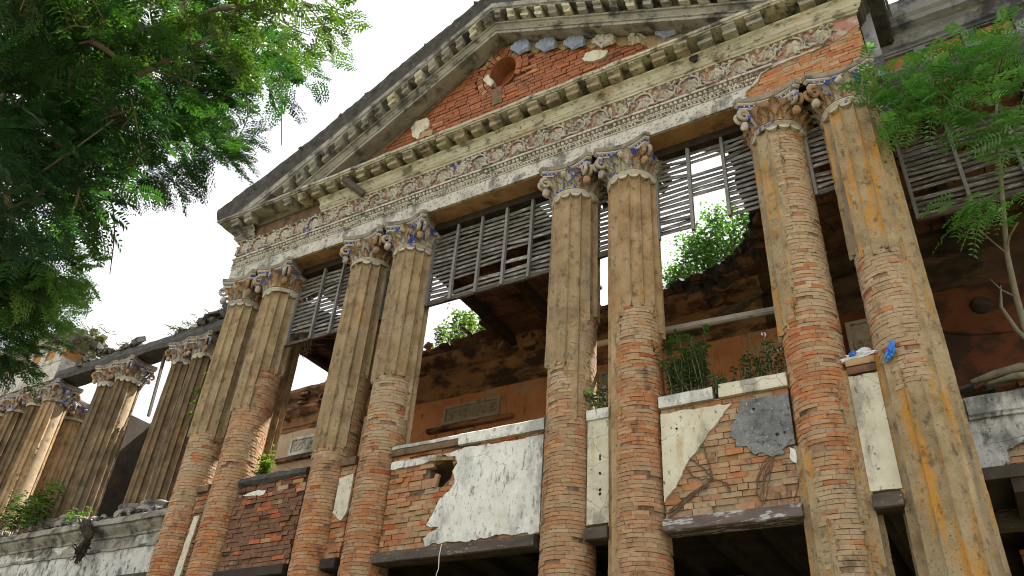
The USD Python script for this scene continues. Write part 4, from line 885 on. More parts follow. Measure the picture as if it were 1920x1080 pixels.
# ------------------------------------------------------------------ lower wing on the left
WX0 = -17.0
ww = thing('wing_wall', 'mildewed white ground-floor wall of the left wing with a moulded ledge', 'wall', (-11.5, .72, 0))
part(ww, 'plastered_wall', MB().box(((WX0-5.9)/2, .87, 2.88), (-5.9-WX0, .3, 5.76)), M['plaster_mildew'])
part(ww, 'ledge_moulding', u_sweep([(-.02, 5.50), (.025, 5.51), (.025, 5.56), (.0, 5.57), (.0, 5.74), (.03, 5.75), (.03, 5.79), (.06, 5.82), (.14, 5.90), (.15, 5.95), (.20, 5.96), (.21, 6.05), (.17, 6.09), (-.6, 6.12)], WX0, -5.92, .72, 1, .10, .018, 70, left=False, right=False), M['cornice_grimy'])
part(ww, 'ledge_top', MB().box(((WX0-5.9)/2, 2.2, 6.06), (-5.9-WX0, 3.2, .1)), M['roofmass'])
for k in range(150):
    x = rng.uniform(-14, -6.2); part(ww, 'loose_stone', chunk((x, .55+rng.uniform(0, .25), 6.1+rng.uniform(0, .05)), rng.uniform(0.024, 0.075), k), M['roofmass' if rng.random() < .6 else 'cornice_grimy'])

def Rw(z): return .285-.006*(np.asarray(z)-6.4)
WL = {-5.46: 'sunlit fluted column showing right of the second portico column', -6.11: 'thin sunlit edge of a column between the two leftmost portico columns',
      -7.85: 'wing column half hidden left of the leftmost portico column, behind the vine', -8.50: 'shaded wing column right of the dark opening with hanging bars',
      -10.42: 'wing column with a bright sunlit right edge, left of the dark opening', -11.07: 'shaded wing column just left of the sunlit-edged one, on mossy base',
      -13.2: 'wing column with sunlit brick edge above the leafy bush', -13.85: 'shaded wing column second from the left edge', -13.76: 'fully sunlit column set back behind the brick-edged wing column', -14.72: 'blue-flecked wing column nearest the left edge', -15.4: 'wing column cut by the left edge of the picture'}
for k, (cx, lab) in enumerate(WL.items()):
    cyy = 1.95 if cx == -13.76 else 1.05; t = thing('wing_column', lab, 'column', (cx, cyy, 6.1), 'smaller columns of the left wing')
    th = np.linspace(0, 2*PI, 41)[:-1]
    bs = MB()
    prof = [(.40, 6.10), (.40, 6.20), (.385, 6.21), (.40, 6.25), (.385, 6.29), (.345, 6.30), (.335, 6.34), (.36, 6.36), (.365, 6.40), (.34, 6.43), (.30, 6.44)]
    R = np.array([np.c_[cx+r*np.cos(th), cyy+r*np.sin(th), np.full(40, z)] for r, z in prof]); R = R+np.stack([fb(R, 9, k), fb(R, 9, k+1), fb(R, 9, k+2)], -1)*.03
    part(t, 'base', bs.loft(R, True, True), M['cornice_grimy'], smooth=45)
    ex = None
    if cx == -13.2: ex = sg.Polygon([(-30, 9.55), (-12, 9.0), (-25, 8.2), (-40, 7.0), (-35, 6.5), (60, 6.5), (60, 9.55)])
    if cx == -10.42: ex = sg.Polygon([(-8, 9.58), (-14, 9.0), (-10, 8.4), (20, 8.35), (60, 9.0), (60, 9.58)])
    core = MB().loft([np.c_[cx+(Rw(z)-.045)*np.cos(th), cyy+(Rw(z)-.045)*np.sin(th), np.full(40, z)] for z in (6.4, 9.66)], True, True)
    part(t, 'mortar_core', core, M['mortar_pale'], smooth=40)
    part(t, 'fluted_stucco', fluted_shell(cx, cyy, Rw, 6.42, 9.6, ex, nth=126, dz=.08 if ex is None else .05, flutes=14, depth=.05, seed=k*13+100), M['stucco_warm' if k < 2 or k in (6, 8) else 'stucco_dark'])  # sunlit columns get the warm stucco, shaded ones the darkened copy
    capital(t, cx, cyy, 9.6, .82, float(Rw(9.6)), .25, k+3, 'cap_leaf', simple=k > 5)
cw = thing('brick_pier', 'ragged dark brick pier behind the sunlit wing column', 'pier', (-13.45, 3, 6.1))
part(cw, 'wall_core', MB().box((-13.5, 3.0, 8.15), (.36, 1.6, 4.2)), M['dark_wall'])
items = []
for k in range(48):
    z = 6.15+k*.082
    for q in range(2):
        y0 = 2.2+q*.23+(.11 if k % 2 else 0); items.append((-y0, hexa(-13.33, -13.28+rng.normal(0, .012), y0, y0+.215, z, z+.068), BOXF, 'brick_red' if rng.random() < .3 else 'brick_dark'))
        if q < 2: items.append((1, hexa(-13.68+q*.18, -13.51+q*.18, 2.17+rng.normal(0, .01), 2.22, z, z+.068), BOXF, 'brick_red' if rng.random() < .6 else 'brick_dark'))
lay_bricks(cw, items, 300)
we = thing('wing_entablature', 'crumbling entablature over the left wing columns, grass growing along its top', 'entablature', (-11, 1.05, 10.1))
R = np.array([[(x, 1.05-o, 10.12+h) for o, h in ((-.22, 0), (.24, 0), (.27, .12), (.22, .30), (-.2, .36))] for x in np.linspace(-13.3, -5.95, 60)])
part(we, 'lintel', MB().loft(R+np.stack([fb(R, 3, 1)*0, fb(R, 3, 2), fb(R, 3, 3)], -1)*.09, True, True), M['roofmass'])
for k in range(260):
    x = rng.choice([rng.uniform(-9.0, -6.0), rng.uniform(-12.4, -10.2), rng.uniform(-9, -6)]); hh = .55*max(0, (x+9)/3) if x > -9 else .12
    part(we, 'rubble', chunk((x, 1.05+rng.uniform(-.22, .2), 10.45+rng.uniform(-.15, .08+hh)), rng.uniform(0.042, 0.128), k), M['roofmass' if rng.random() < .75 else 'cornice_grimy'])
we2 = thing('pavilion_entablature', 'grey moulded entablature with orange panels at the far left end of the wing', 'entablature', (-15, 1.05, 10.1))
part(we2, 'architrave', MB().box((-15.3, 1.05, 10.42), (4.2, .6, .55)), M['entab'])
part(we2, 'frieze_ground', MB().box((-15.3, 1.06, 10.9), (4.15, .56, .42)), M['wing_panel'])
part(we2, 'panel_rail', MB().box((-15.3, 1.05, 10.74), (4.17, .63, .11)), M['entab'])
for x in np.arange(-17.2, -13.1, .62): part(we2, 'divider', MB().box((x, 1.05, 10.945), (.22, .62, .30)), M['entab'])
part(we2, 'cornice', u_sweep([(-.02, 11.08), (.04, 11.1), (.06, 11.2), (.16, 11.28), (.17, 11.34), (.26, 11.38), (.28, 11.5), (.1, 11.56), (-.4, 11.6)], -17.4, -13.2, .75, 1.6, .1, .015, 80, left=False), M['cornice_grimy'])
for k in range(50): part(we2, 'rubble', chunk((rng.uniform(-14.6, -12.6), 1.05+rng.uniform(-.25, .3), 11.45-max(0, rng.uniform(-14.2, -12.6)+13.6)*.6+rng.uniform(-.1, .2)), rng.uniform(0.048, 0.135), k), M['roofmass' if rng.random() < .6 else 'moss'])
hb = [((-9.49, 1.0, 10.2), (-9.16, 1.0, 8.52)), ((-8.99, 1.0, 10.2), (-8.68, 1.0, 8.61))]
for k, (a, b) in enumerate(hb): single('hanging_bar', ['left one of two bare louvre bars hanging over the dark wing opening', 'right one of two bare louvre bars hanging over the dark wing opening'][k], 'bar', MB().bar((a[0]+.15, 1.0, a[2]), (b[0], 1.0, b[2]), .055, .05, up=(0, 1, 0), jit=.003), M['timber'], b, 'bars left from a lost louvre screen')
single('lintel_beam', 'weathered timber running back over the dark opening of the left wing', 'beam', beam('', (-9.9, 2.6, 10.28), (-8.4, 2.6, 10.28), .2, .22, ''), M['pole'], (-9.1, 2.6, 10.2))
rt = MB(); r_ = np.random.default_rng(8)
for q in range(26):
    a = r_.normal(0, .06, (6, 3))*(1, .4, .4); n_ = 6 if q < 16 else 4
    p = np.array([(-9.16, .45, 6.08), (-8.95, .42, 5.92), (-8.80, .45, 5.75), (-8.88, .46, 5.6), (-9.0, .5, 5.45), (-8.98, .52, 5.28)])[:n_]+a[:n_]
    rt.tube(p, np.array([.03, .035, .03, .03, .03, .004][:n_])*r_.uniform(.5, 1.2), 6)
for q in range(30): c = np.array((-8.95, .47, 5.52))+r_.normal(0, .07, 3)*(1.2, .5, 1); rt.tube([c, c+r_.normal(0, .06, 3), c+r_.normal(0, .09, 3)], [.014, .01, .003], 5)
single('hanging_root', 'black root mass hanging over the ledge moulding of the left wing', 'root', rt, M['timber_dark'], (-8.95, .5, 5.3))

# ------------------------------------------------------------------ wing on the right
rw = thing('wing_parapet', 'mildewed parapet of the right wing with rubble on top, beside the rightmost column', 'parapet wall', (7.5, 1.05, 4.6))
part(rw, 'wall_core', MB().box((8.2, 1.2, 5.3), (4.6, .3, 1.3)), M['mortar_pale'])
pk = rough_poly([(5.9, 4.95), (6.15, 5.0), (6.2, 5.28), (6.42, 5.42), (6.55, 5.30), (6.75, 5.42), (7.0, 5.1), (7.4, 5.2), (10.4, 5.2), (10.4, 5.95), (5.9, 5.95)], .03, .012, 5)
lay_bricks(rw, wall_bricks(5.95, 8.4, 4.66, 5.6, 1.02, lambda x, z: not pk.buffer(-.09).contains(sg.Point(x, z)), mixp, .07, .22), 300)
part(rw, 'plaster', plate(pk, .985, 1.06), M['plaster_mildew'])
part(rw, 'moulding', u_sweep([(-.01, 5.66), (.03, 5.67), (.03, 5.70), (.05, 5.72), (.05, 5.93), (-.3, 5.97)], 5.93, 10.4, .985, 1.3, .1, .01, 90, left=False, right=False), M['plaster_mildew'])
for k in range(46): part(rw, 'rubble', MB().box((rng.uniform(5.95, 8), .98+rng.uniform(0, .3), 6.0+rng.uniform(0, .10)), rng.uniform((.12, .08, .03), (.3, .16, .07)), trimesh.transformations.euler_matrix(*rng.normal(0, .2, 3))[:3, :3]), M[rng.choice(['brick_dark', 'brick_red', 'brick_tan', 'roofmass'])])
single('timber_beam', 'dark timber beam under the right wing parapet', 'beam', beam('', (5.9, 1.1, 4.58), (10.4, 1.1, 4.58), .26, .15, ''), M['timber'], (5.9, 1.1, 4.5))
louvre('dark louvred screen of the right wing behind the young tree', 5.96, 8.2, 1.1, (6.62, 7.28, 7.9), missing=((0, 8.9, 9.0), (1, 9.5, 9.58)))
re = thing('wing_entablature', 'grey grimy entablature of the right wing with orange panels, above the young tree', 'entablature', (8, 1.05, 10.1))
part(re, 'masonry', MB().box((8.2, 1.2, 11.0), (4.56, .6, 1.9)), M['brick_dark'])
lay_bricks(re, wall_bricks(5.95, 8.4, 10.16, 10.82, .87, lambda x, z: True, chooser({'brick_red': 4, 'brick_orange': 2, 'brick_tan': 2, 'brick_dark': 2}), .07, .22), 120)
part(re, 'architrave_moulding', u_sweep([(.0, 10.82), (.05, 10.83), (.05, 10.87), (.03, 10.88), (.08, 10.95), (.10, 10.98), (.10, 11.02), (0, 11.03)], 5.93, 10.5, .87, 1.2, .1, .01, 95, left=False, right=False), M['wing_grime'])
for i, x in enumerate(np.arange(6.02, 9.5, .62)):
    part(re, 'orange_panel', MB().box((x+.26, .90, 11.2), (.42, .05, .30)), M['wing_panel'])
    part(re, 'panel_divider', MB().box((x-.05, .865, 11.2), (.16, .10, .345)), M['wing_grime'])
    part(re, 'panel_rail', MB().box((x+.26, .868, 11.365), (.46, .09, .03)), M['wing_grime'])
part(re, 'cornice', u_sweep([(.0, 11.38), (.06, 11.39), (.06, 11.44), (.10, 11.46), (.12, 11.56), (.18, 11.62), (.30, 11.66), (.31, 11.74), (.36, 11.78), (.42, 11.92), (.44, 12.0), (.3, 12.1), (-.3, 12.3)], 5.93, 10.5, .87, 1.2, .09, .014, 99, left=False, right=False), M['wing_grime'])
for k in range(40): part(re, 'rubble', chunk((rng.uniform(6.3, 9), .75+rng.uniform(-.15, .5), 12.1+rng.uniform(-.05, .22)), rng.uniform(0.042, 0.128), k), M['roofmass'])
part(re, 'return_wall', MB().box((6.02, .7, 11.1), (.16, 1.6, 2.0)), M['wing_grime'])

# ------------------------------------------------------------------ vegetation
def kites(P, D, N, L, W, droop=0.0):
    P, D, N = (np.asarray(a, float) for a in (P, D, N)); L = np.broadcast_to(L, len(P))[:, None]; W = np.broadcast_to(W, len(P))[:, None]
    S = np.cross(N, D); S /= np.linalg.norm(S, axis=1, keepdims=True)+1e-9
    mid = P+D*L*.45; tip = P+D*L-np.array([0, 0, 1.0])*L*droop
    v = np.stack([P, mid+S*W/2+N*W*.12, tip, mid-S*W/2+N*W*.12], 1).reshape(-1, 3); b = np.arange(len(P))[:, None]*4
    return v, np.concatenate([b+[0, 1, 2], b+[0, 2, 3]])

def unit(a): return a/(np.linalg.norm(a, axis=-1, keepdims=True)+1e-9)

def fronds(mb, P, D, L, pairs, pl, pw, ang=.45, droop=.35, rachis=.004, fine=0):
    """pinnate leaves: many leaflets on both sides of a drooping midrib"""
    P, D = np.asarray(P, float), unit(np.asarray(D, float)); n = len(P); L = np.broadcast_to(L, n)
    S = unit(np.cross(D, np.array([0, 0, 1.0])+rng.normal(0, .35, (n, 3)))); N = np.cross(S, D)
    for i in range(pairs):
        t = (i+.8)/(pairs+.3); q = P+D*(L*t)[:, None]-np.array([0, 0, 1.0])*(L*droop*t*t)[:, None]
        ln = pl*(.55+.75*math.sin(PI*(.18+.75*t)))*.8
        for sd in (-1, 1):
            d = unit(S*sd*math.cos(ang)+D*math.sin(ang)+rng.normal(0, .09, (n, 3)))
            nn = unit(N+S*sd*.35+rng.normal(0, .12, (n, 3)))
            if not fine: mb.add(*kites(q, d, nn, ln*rng.uniform(.85, 1.15, n), pw, .12)); continue
            e = unit(np.cross(nn, d)); l2 = ln*rng.uniform(.85, 1.15, n)
            for f_ in range(fine):          # leaflets along each side branch
                tq = (f_+.6)/fine
                for s2 in (-1, 1): mb.add(*kites(q+d*(l2*tq)[:, None], unit(e*s2+d*.55+rng.normal(0, .2, (n, 3))), unit(nn+rng.normal(0, .25, (n, 3))), ln/fine*1.25, ln/fine*.62, .1))
    if rachis:
        mid = P+D*(L*.5)[:, None]-np.array([0, 0, 1.0])*(L*droop*.25)[:, None]; tip = P+D*L[:, None]-np.array([0, 0, 1.0])*(L*droop)[:, None]
        v = np.stack([P-S*rachis, P+S*rachis, mid+S*rachis, mid-S*rachis, tip], 1).reshape(-1, 3); b = np.arange(n)[:, None]*5
        mb.add(v, np.concatenate([b+[0, 1, 2], b+[0, 2, 3], b+[3, 2, 4]]))

def limb(mb, a, b, r0, r1, bend=.12, n=7, seed=0):
    a, b = np.array(a, float), np.array(b, float); d = b-a; L = np.linalg.norm(d); r = np.random.default_rng(seed); off = r.normal(0, bend*L, 3); off[2] = abs(off[2])*.6
    t = np.linspace(0, 1, n)[:, None]; p = a+d*t+off*np.sin(PI*t)*.8+r.normal(0, .012*L, (n, 3))*np.sin(PI*t)
    mb.tube(p, np.linspace(r0, r1, n), 7); return p

CL = [(1.35,-7.58,5.88),(1.32,-7.36,6.17),(1.58,-7.27,6.21),(0.74,-6.86,7.32),(1.03,-6.13,7.98),(1.14,-7.39,6.02),(0.75,-7.22,6.57),(-0.49,-6.57,8.22),(0.92,-6.76,7.1),(0.94,-6.61,7.29),(0.82,-6.19,7.87),(0.2,-5.75,8.6),(2.18,-6.46,6.65),(2.42,-6.25,6.75),(-0.44,-6.97,7.09),(0.85,-7.12,6.09),(1.3,-6.94,5.9),(1.24,-6.75,6.26),(-0.69,-5.78,8.31),(-0.34,-5.67,8.37),(1.92,-6.41,6.24),(0.97,-5.58,7.71),(1.84,-5.71,7.29),(-0.18,-7.01,6.37),(-0.47,-6.76,6.63),(0.3,-6.84,6.21),(0.26,-6.59,6.71),(-0.04,-6.27,7.26),(1.5,-6.59,5.83),(0.66,-5.81,7.08),(0.4,-5.42,7.87),(0.11,-4.97,8.51),(0.58,-4.84,8.32),(0.27,-6.88,5.78),(0.6,-6.78,5.67),(-0.29,-6.06,6.76),(0.85,-6.54,6.08),(-0.86,-5.41,7.81),(0.38,-5.72,7.1),(0.57,-5.56,7.18),(1.13,-5.4,7.07),(-1.26,-6.33,6.6),(0.83,-6.65,5.47),(0.66,-6.52,5.64),(-0.64,-5.68,7.16),(1.01,-6.21,5.93),(0.65,-5.66,6.41),(-0.51,-4.77,7.74),(-0.7,-6.47,5.87),(0.65,-6.7,5.03),(0.15,-6.33,5.64),(0.82,-6.33,5.32),(-0.04,-5.74,6.23),(-0.11,-5.46,6.64),(0.61,-6.6,4.94),(0.03,-6.07,5.67),(-1.05,-6.0,5.56),(-2.07,-5.65,5.86),(-1.38,-5.74,5.55),(-1.03,-5.61,5.61),(-2.21,-5.44,5.73),(-2.16,-5.16,5.84),(-2.59,-5.01,5.45)]
MORE = [(-2.2, -7.2, 7.6), (-2.8, -6.6, 6.8), (-3.4, -7.4, 7.4), (-3.0, -8.0, 8.0), (-1.6, -7.6, 8.6), (-4.2, -7.0, 7.2), (-4.8, -7.9, 7.6), (-5.4, -7.2, 7.0), (-.6, -7.6, 8.8), (.4, -7.5, 9.0), (-3.6, -6.3, 6.2), (-4.0, -8.6, 7.2), (-5.0, -6.4, 6.4), (-2.4, -8.6, 7.6), (-4.4, -7.4, 8.4)]
tree = thing('feathery_tree', 'large feathery-leaved tree overhanging the upper left of the view', 'tree', (-4.5, -7.6, 0))
tk = MB(); tk.tube([(-4.5, -7.6, -.1), (-4.45, -7.6, 1.5), (-4.5, -7.5, 3.2), (-4.3, -7.4, 4.8), (-4.0, -7.3, 5.6)], [.30, .22, .19, .16, .13], 12)
part(tree, 'trunk', tk, M['bark'], smooth=True)
br = MB(); nodes = [np.array((-4.3, -7.4, 4.8))]
for a, b, r0, r1, sd in (((-4.2, -7.4, 5.0), (-1.8, -6.9, 6.6), .10, .06, 1), ((-1.8, -6.9, 6.6), (.3, -6.5, 7.0), .06, .035, 2), ((-4.3, -7.4, 4.8), (-1.9, -6.0, 5.7), .07, .035, 3), ((-1.8, -6.9, 6.6), (-.4, -6.1, 7.6), .05, .03, 4), ((-4, -7.3, 5.6), (-4.6, -7.4, 7.6), .09, .04, 5), ((.3, -6.5, 7.0), (1.4, -6.2, 7.1), .035, .02, 6)):
    nodes += list(limb(br, a, b, r0, r1, .07, 9, sd))
allc = [np.array(c) for c in CL+MORE]
for k, c in enumerate(sorted(allc, key=lambda c: np.linalg.norm(c-np.array((-3, -7, 6))))):
    nd = min(nodes[1:], key=lambda q: np.linalg.norm(q-c)); p = limb(br, nd, c, .026, .009, .10, 6, k+20); nodes += list(p[2:])
    for q in range(4): limb(br, p[3], c+rng.normal(0, .3, 3), .009, .004, .1, 4, k*7+q)
part(tree, 'branch', br, M['bark'], smooth=True)
fo = MB(); fo2 = MB(); fo3 = MB()
for k, c in enumerate(allc):
    low = 56 <= k < len(CL); nfr = 80 if low else ((24 if c[0] > 1.15 else (14, 30, 38, 40)[k % 4]) if k < len(CL) else 32)
    P = c+np.clip(rng.normal(0, 1, (nfr, 3)), -1.35, 1.35)*(.22 if low else .17)*np.array((1.15, 1.15, .8)); dv = unit(rng.normal(0, 1, (nfr, 3))*(1, 1, .35)+unit(P-c)*.8+np.array((.35, .2, -.12)))
    tgt = fo2 if (c[0] > 1.15 and c[2] > 6.0) else (fo3 if low and k % 2 else fo)  # lighter leaf groups paint sunlight into the right and lower crown
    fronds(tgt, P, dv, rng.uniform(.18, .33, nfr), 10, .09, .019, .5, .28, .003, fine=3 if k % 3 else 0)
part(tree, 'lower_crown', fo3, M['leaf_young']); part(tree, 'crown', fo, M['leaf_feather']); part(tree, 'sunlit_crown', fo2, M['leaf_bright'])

yt = thing('young_tree', 'young tree with pinnate leaves rooted on the right wing parapet', 'tree', (6.75, .9, 6.05))
tb = MB()
tb.tube([(6.72, .95, 6.0), (6.70, .92, 6.4), (6.72, .85, 7.0), (6.76, .7, 7.5), (6.93, .35, 8.35), (7.0, .1, 8.8)], [.045, .04, .034, .030, .024, .018], 9)
for a, b, r in (((7.0, .1, 8.8), (7.24, 0, 9.67), .02), ((7.0, .1, 8.8), (6.7, -.2, 9.1), .018), ((6.7, -.2, 9.1), (6.14, -.4, 9.25), .012), ((6.76, .7, 7.5), (6.95, .5, 7.75), .016), ((7.24, 0, 9.67), (7.5, 0, 10.1), .012), ((6.93, .35, 8.35), (7.4, .1, 9.0), .014), ((6.76, .7, 7.5), (6.5, .1, 7.8), .01), ((6.7, -.2, 9.1), (6.5, -.3, 9.7), .01)): limb(tb, a, b, r, r*.5, .08, 6, int(r*1e4))
part(yt, 'trunk', tb, M['bark_pale'], smooth=True)
rb = MB(); rb.tube([(6.72, .9, 6.1), (6.55, .86, 6.14), (6.3, .88, 6.12), (6.05, .9, 6.08)], [.06, .055, .05, .03], 8); rb.tube([(6.72, .9, 6.05), (6.45, .84, 6.04), (6.2, .9, 6.03)], [.05, .04, .02], 7)
part(yt, 'surface_root', rb, M['bark_pale'], smooth=True)
db = MB(); db.tube([(6.76, .85, 6.3), (6.62, .8, 6.55), (6.54, .75, 6.85), (6.6, .7, 7.1)], [.03, .026, .02, .006], 7); db.tube([(6.72, .85, 7.0), (6.6, .8, 7.1), (6.52, .75, 7.25)], [.014, .01, .004], 6)
part(yt, 'dead_branch', db, M['bark_pale'], smooth=True)
cr = MB()
YC = [(5.93, -.5, 9.6, .22), (6.1, -.45, 9.35, .25), (6.14, -.4, 8.95, .22), (6.3, -.5, 9.15, .25), (6.45, -.3, 9.5, .25), (6.64, -.2, 9.75, .28), (6.73, -.2, 9.1, .3), (7.18, 0, 9.85, .28), (7.48, 0, 9.9, .3), (7.15, 0, 9.1, .3), (7.12, .2, 8.65, .25), (6.5, -.35, 9.9, .15), (7.5, .1, 9.4, .3), (6.95, -.1, 9.5, .25), (7.3, 0, 10.15, .2), (6.9, -.1, 8.75, .2), (7.5, .2, 8.8, .25)]
for x, y, z, r in YC:
    nfr = 16; P = np.array((x, y, z))+rng.normal(0, r*.6, (nfr, 3)); dv = unit(rng.normal(0, 1, (nfr, 3))*(1, 1, .3)+np.array((-.2, -.3, -.05)))
    fronds(cr, P, dv, rng.uniform(.25, .42, nfr), 8, .10, .030, .35, .35, .003)
for x, y, z in ((6.62, .1, 7.75), (6.4, .0, 7.7), (6.9, .3, 7.9), (6.55, .05, 7.85), (6.75, .2, 7.8)):
    nfr = 7; P = np.array((x, y, z))+rng.normal(0, .10, (nfr, 3)); dv = unit(rng.normal(0, .8, (nfr, 3))*(1, 1, .3)+np.array((-.3, -.2, -.35)))
    fronds(cr, P, dv, rng.uniform(.25, .4, nfr), 9, .09, .024, .35, .5, .003)
part(yt, 'crown', cr, M['leaf_young'])

def broad_tree(label, base, centers, leaf, nleaf, seed, m='leaf_broad', trunk_r=.14):
    r = np.random.default_rng(seed); t = thing('broadleaf_tree', label, 'tree', base)
    tb = MB(); top = np.mean([c[:3] for c in centers], 0); b = np.array(base, float)
    p = limb(tb, b-(0, 0, .1), top-(0, 0, .6), trunk_r, .05, .02, 9, seed)
    for k, c in enumerate(centers): limb(tb, p[-3+(k % 3)], c[:3], .035, .008, .1, 6, seed+k)
    part(t, 'trunk', tb, M['bark'], smooth=True)
    mb = MB()
    for x, y, z, rad in centers:
        n = int(nleaf*rad*rad); q = unit(r.normal(0, 1, (n, 3)))*(r.random((n, 1))**.5)*rad*(1, 1, .85); q *= 1+.35*np.sin(q[:, :1]*7/rad+1)*np.cos(q[:, 2:]*6/rad)
        cl = r.normal(0, rad*.06, (n, 3)); N = unit(r.normal(0, .6, (n, 3))+(0, -.2, 1)); D = unit(np.cross(N, r.normal(0, 1, (n, 3))))
        mb.add(*kites(np.array((x, y, z))+q+cl, D, N, leaf*r.uniform(.6, 1.2, n), leaf*.6, .2))
    part(t, 'crown', mb, M[m])
    return t
broad_tree('leafy tree behind the ruin seen through the torn louvred bay', (1.9, 6.3, 0), [(1.75, 6.2, 12.4, .8), (1.2, 6.3, 12.0, .65), (2.2, 6.2, 12.9, .65), (1.5, 6.2, 13.2, .6), (2.7, 6.0, 13.3, .5), (2.0, 6.2, 13.7, .5), (.9, 6.3, 12.4, .5), (1.0, 6.5, 12.7, .45), (2.55, 6.0, 12.0, .6), (1.6, 6.4, 13.1, .45), (.4, 6.2, 11.9, .5), (2.75, 6.1, 12.7, .35)], .105, 2000, 5, 'leaf_broad')
broad_tree('bushy tree behind the wall seen under the left end of the wide louvred screen', (-4.1, 5.4, 0), [(-3.9, 5.2, 11.35, .6), (-4.5, 5.3, 11.6, .55), (-3.4, 5.1, 11.5, .45), (-4.2, 5.2, 12.0, .45), (-4.9, 5.3, 11.2, .4), (-3.1, 5.1, 11.1, .35)], .10, 2100, 6, 'leaf_bright')
broad_tree('green tree top behind the left wing, over the hanging bars', (-11.4, 5.4, 0), [(-11.3, 5.2, 11.0, .5), (-10.8, 5.2, 10.9, .4), (-11.9, 5.3, 11.2, .4)], .13, 1100, 7, 'leaf_broad')

def herb(name, label, cat, base, stems, h, leaf, nl, m='leaf_herb', spread=.15, seed=0, flowers=0, lean=(0, 0), droop=.3):
    r = np.random.default_rng(seed); t = thing(name, label, cat, base); b = np.array(base, float)
    sb = MB(); lb = MB(); fl = MB()
    for k in range(stems):
        p0 = b+np.array((r.uniform(-spread, spread), r.uniform(-.06, .06), 0)); hh = h*r.uniform(.5, 1.05); p1 = p0+np.array((r.normal(0, .14)*hh+lean[0]*hh, r.normal(0, .10)*hh+lean[1]*hh, hh))
        one = MB(); p = limb(one, p0, p1, .006, .003, .07, 6, seed*100+k); sb.add(*one.data())
        if stems <= 5: part(t, 'stem', one, M['bark_pale' if m == 'leaf_herb' else 'bark'])
        u = np.sort(r.uniform(.15, 1.0, nl)); P = np.array([p[min(5, int(x*5))]+(p[min(5, int(x*5)+1)]-p[min(5, int(x*5))])*((x*5) % 1) for x in u])
        a = np.arange(nl)*2.4+r.uniform(0, 6); D = unit(np.c_[np.cos(a), np.sin(a), r.uniform(-.1, .6, nl)]); N = unit(np.c_[-np.cos(a)*.4, -np.sin(a)*.4, np.ones(nl)]+r.normal(0, .15, (nl, 3)))
        lb.add(*kites(P, D, N, leaf*r.uniform(.6, 1.2, nl), leaf*.55, droop))
        if k < flowers: [fl.add(*blob(p1+r.normal(0, .016, 3), .010, 1, .3, k).data()) for _ in range(5)]
    (part(t, 'stem', sb, M['bark_pale' if m == 'leaf_herb' else 'bark'], kind='stuff') if stems > 5 else None); part(t, 'foliage', lb, M[m])
    if flowers: part(t, 'blossom', fl, M['petal'])
    return t
herb('weed', 'dense small-leaved weed on the parapet right of the sixth column', 'weed', (3.05, -.05, 6.03), 34, .74, .07, 30, spread=.33, seed=1)
herb('broadleaf_plant', 'broad-leaved plant rising to the grey pole above the weeds', 'plant', (3.10, .0, 6.03), 5, 1.12, .18, 10, m='leaf_broad', spread=.1, seed=2)
herb('flowering_weed', 'pale flowering weed at the foot of the seventh column', 'weed', (4.2, -.05, 6.05), 9, .62, .07, 14, spread=.14, seed=3, flowers=5, lean=(.12, 0))
herb('weed', 'thin weed midway along the parapet left of the seventh column', 'weed', (3.75, .0, 6.05), 5, .40, .07, 10, spread=.1, seed=4)
herb('weed', 'scrubby weed at the right end of the rooted parapet, below the flowering one', 'weed', (4.05, -.05, 6.05), 8, .36, .07, 14, spread=.2, seed=14)
herb('weed', 'low weed in the gap of the pale coping beside the sixth column', 'weed', (3.5, -.14, 5.95), 8, .30, .06, 12, spread=.08, seed=15)
herb('weed', 'weeds sprouting from the broken wall top left of the wide screen', 'weed', (-3.2, 3.9, 10.55), 14, .8, .12, 18, m='leaf_bright', spread=.8, seed=16)
g = MB(); r_ = np.random.default_rng(21)
for k in range(26):
    a = np.array((3.75+r_.uniform(-.35, .45), .05+r_.uniform(-.08, .1), 6.03)); hgt = r_.uniform(.25, .75); g.tube([a, a+(r_.normal(0, .05), 0, hgt*.5), a+(r_.normal(0, .12), r_.normal(0, .05), hgt)], [.004, .003, .0015], 4)
single('dry_grass', 'dry grass stalks on the coping in front of the orange wall', 'grass', g, M['moss'], (3.75, .05, 6), kind='stuff')
herb('flowering_weed', 'small flowering weed between the fifth and sixth columns', 'weed', (1.95, -.12, 6.03), 9, .36, .07, 14, spread=.1, seed=5, flowers=3)
herb('weed', 'bright tuft of leaves on the dark brick parapet near the second column', 'weed', (-3.98, -.02, 6.0), 10, .5, .10, 14, m='leaf_bright', spread=.16, seed=6)
herb('bush', 'sunlit leafy bush growing on the left wing ledge', 'bush', (-11.5, .55, 6.1), 34, .95, .10, 26, m='leaf_bright', spread=.75, seed=7)
herb('broadleaf_plant', 'large-leaved plant in the bush on the left wing ledge', 'plant', (-11.0, .5, 6.1), 7, 1.15, .24, 7, m='leaf_broad', spread=.5, seed=8)
herb('vine', 'bright green vine hanging beside the leftmost portico column', 'vine', (-7.15, .62, 7.75), 5, 1.35, .19, 10, m='leaf_bright', spread=.16, seed=9, lean=(.22, 0))
herb('weed', 'small sprouts on the ledge by the wing column bases', 'weed', (-9.6, .55, 6.1), 8, .3, .09, 8, m='leaf_bright', spread=.4, seed=10)
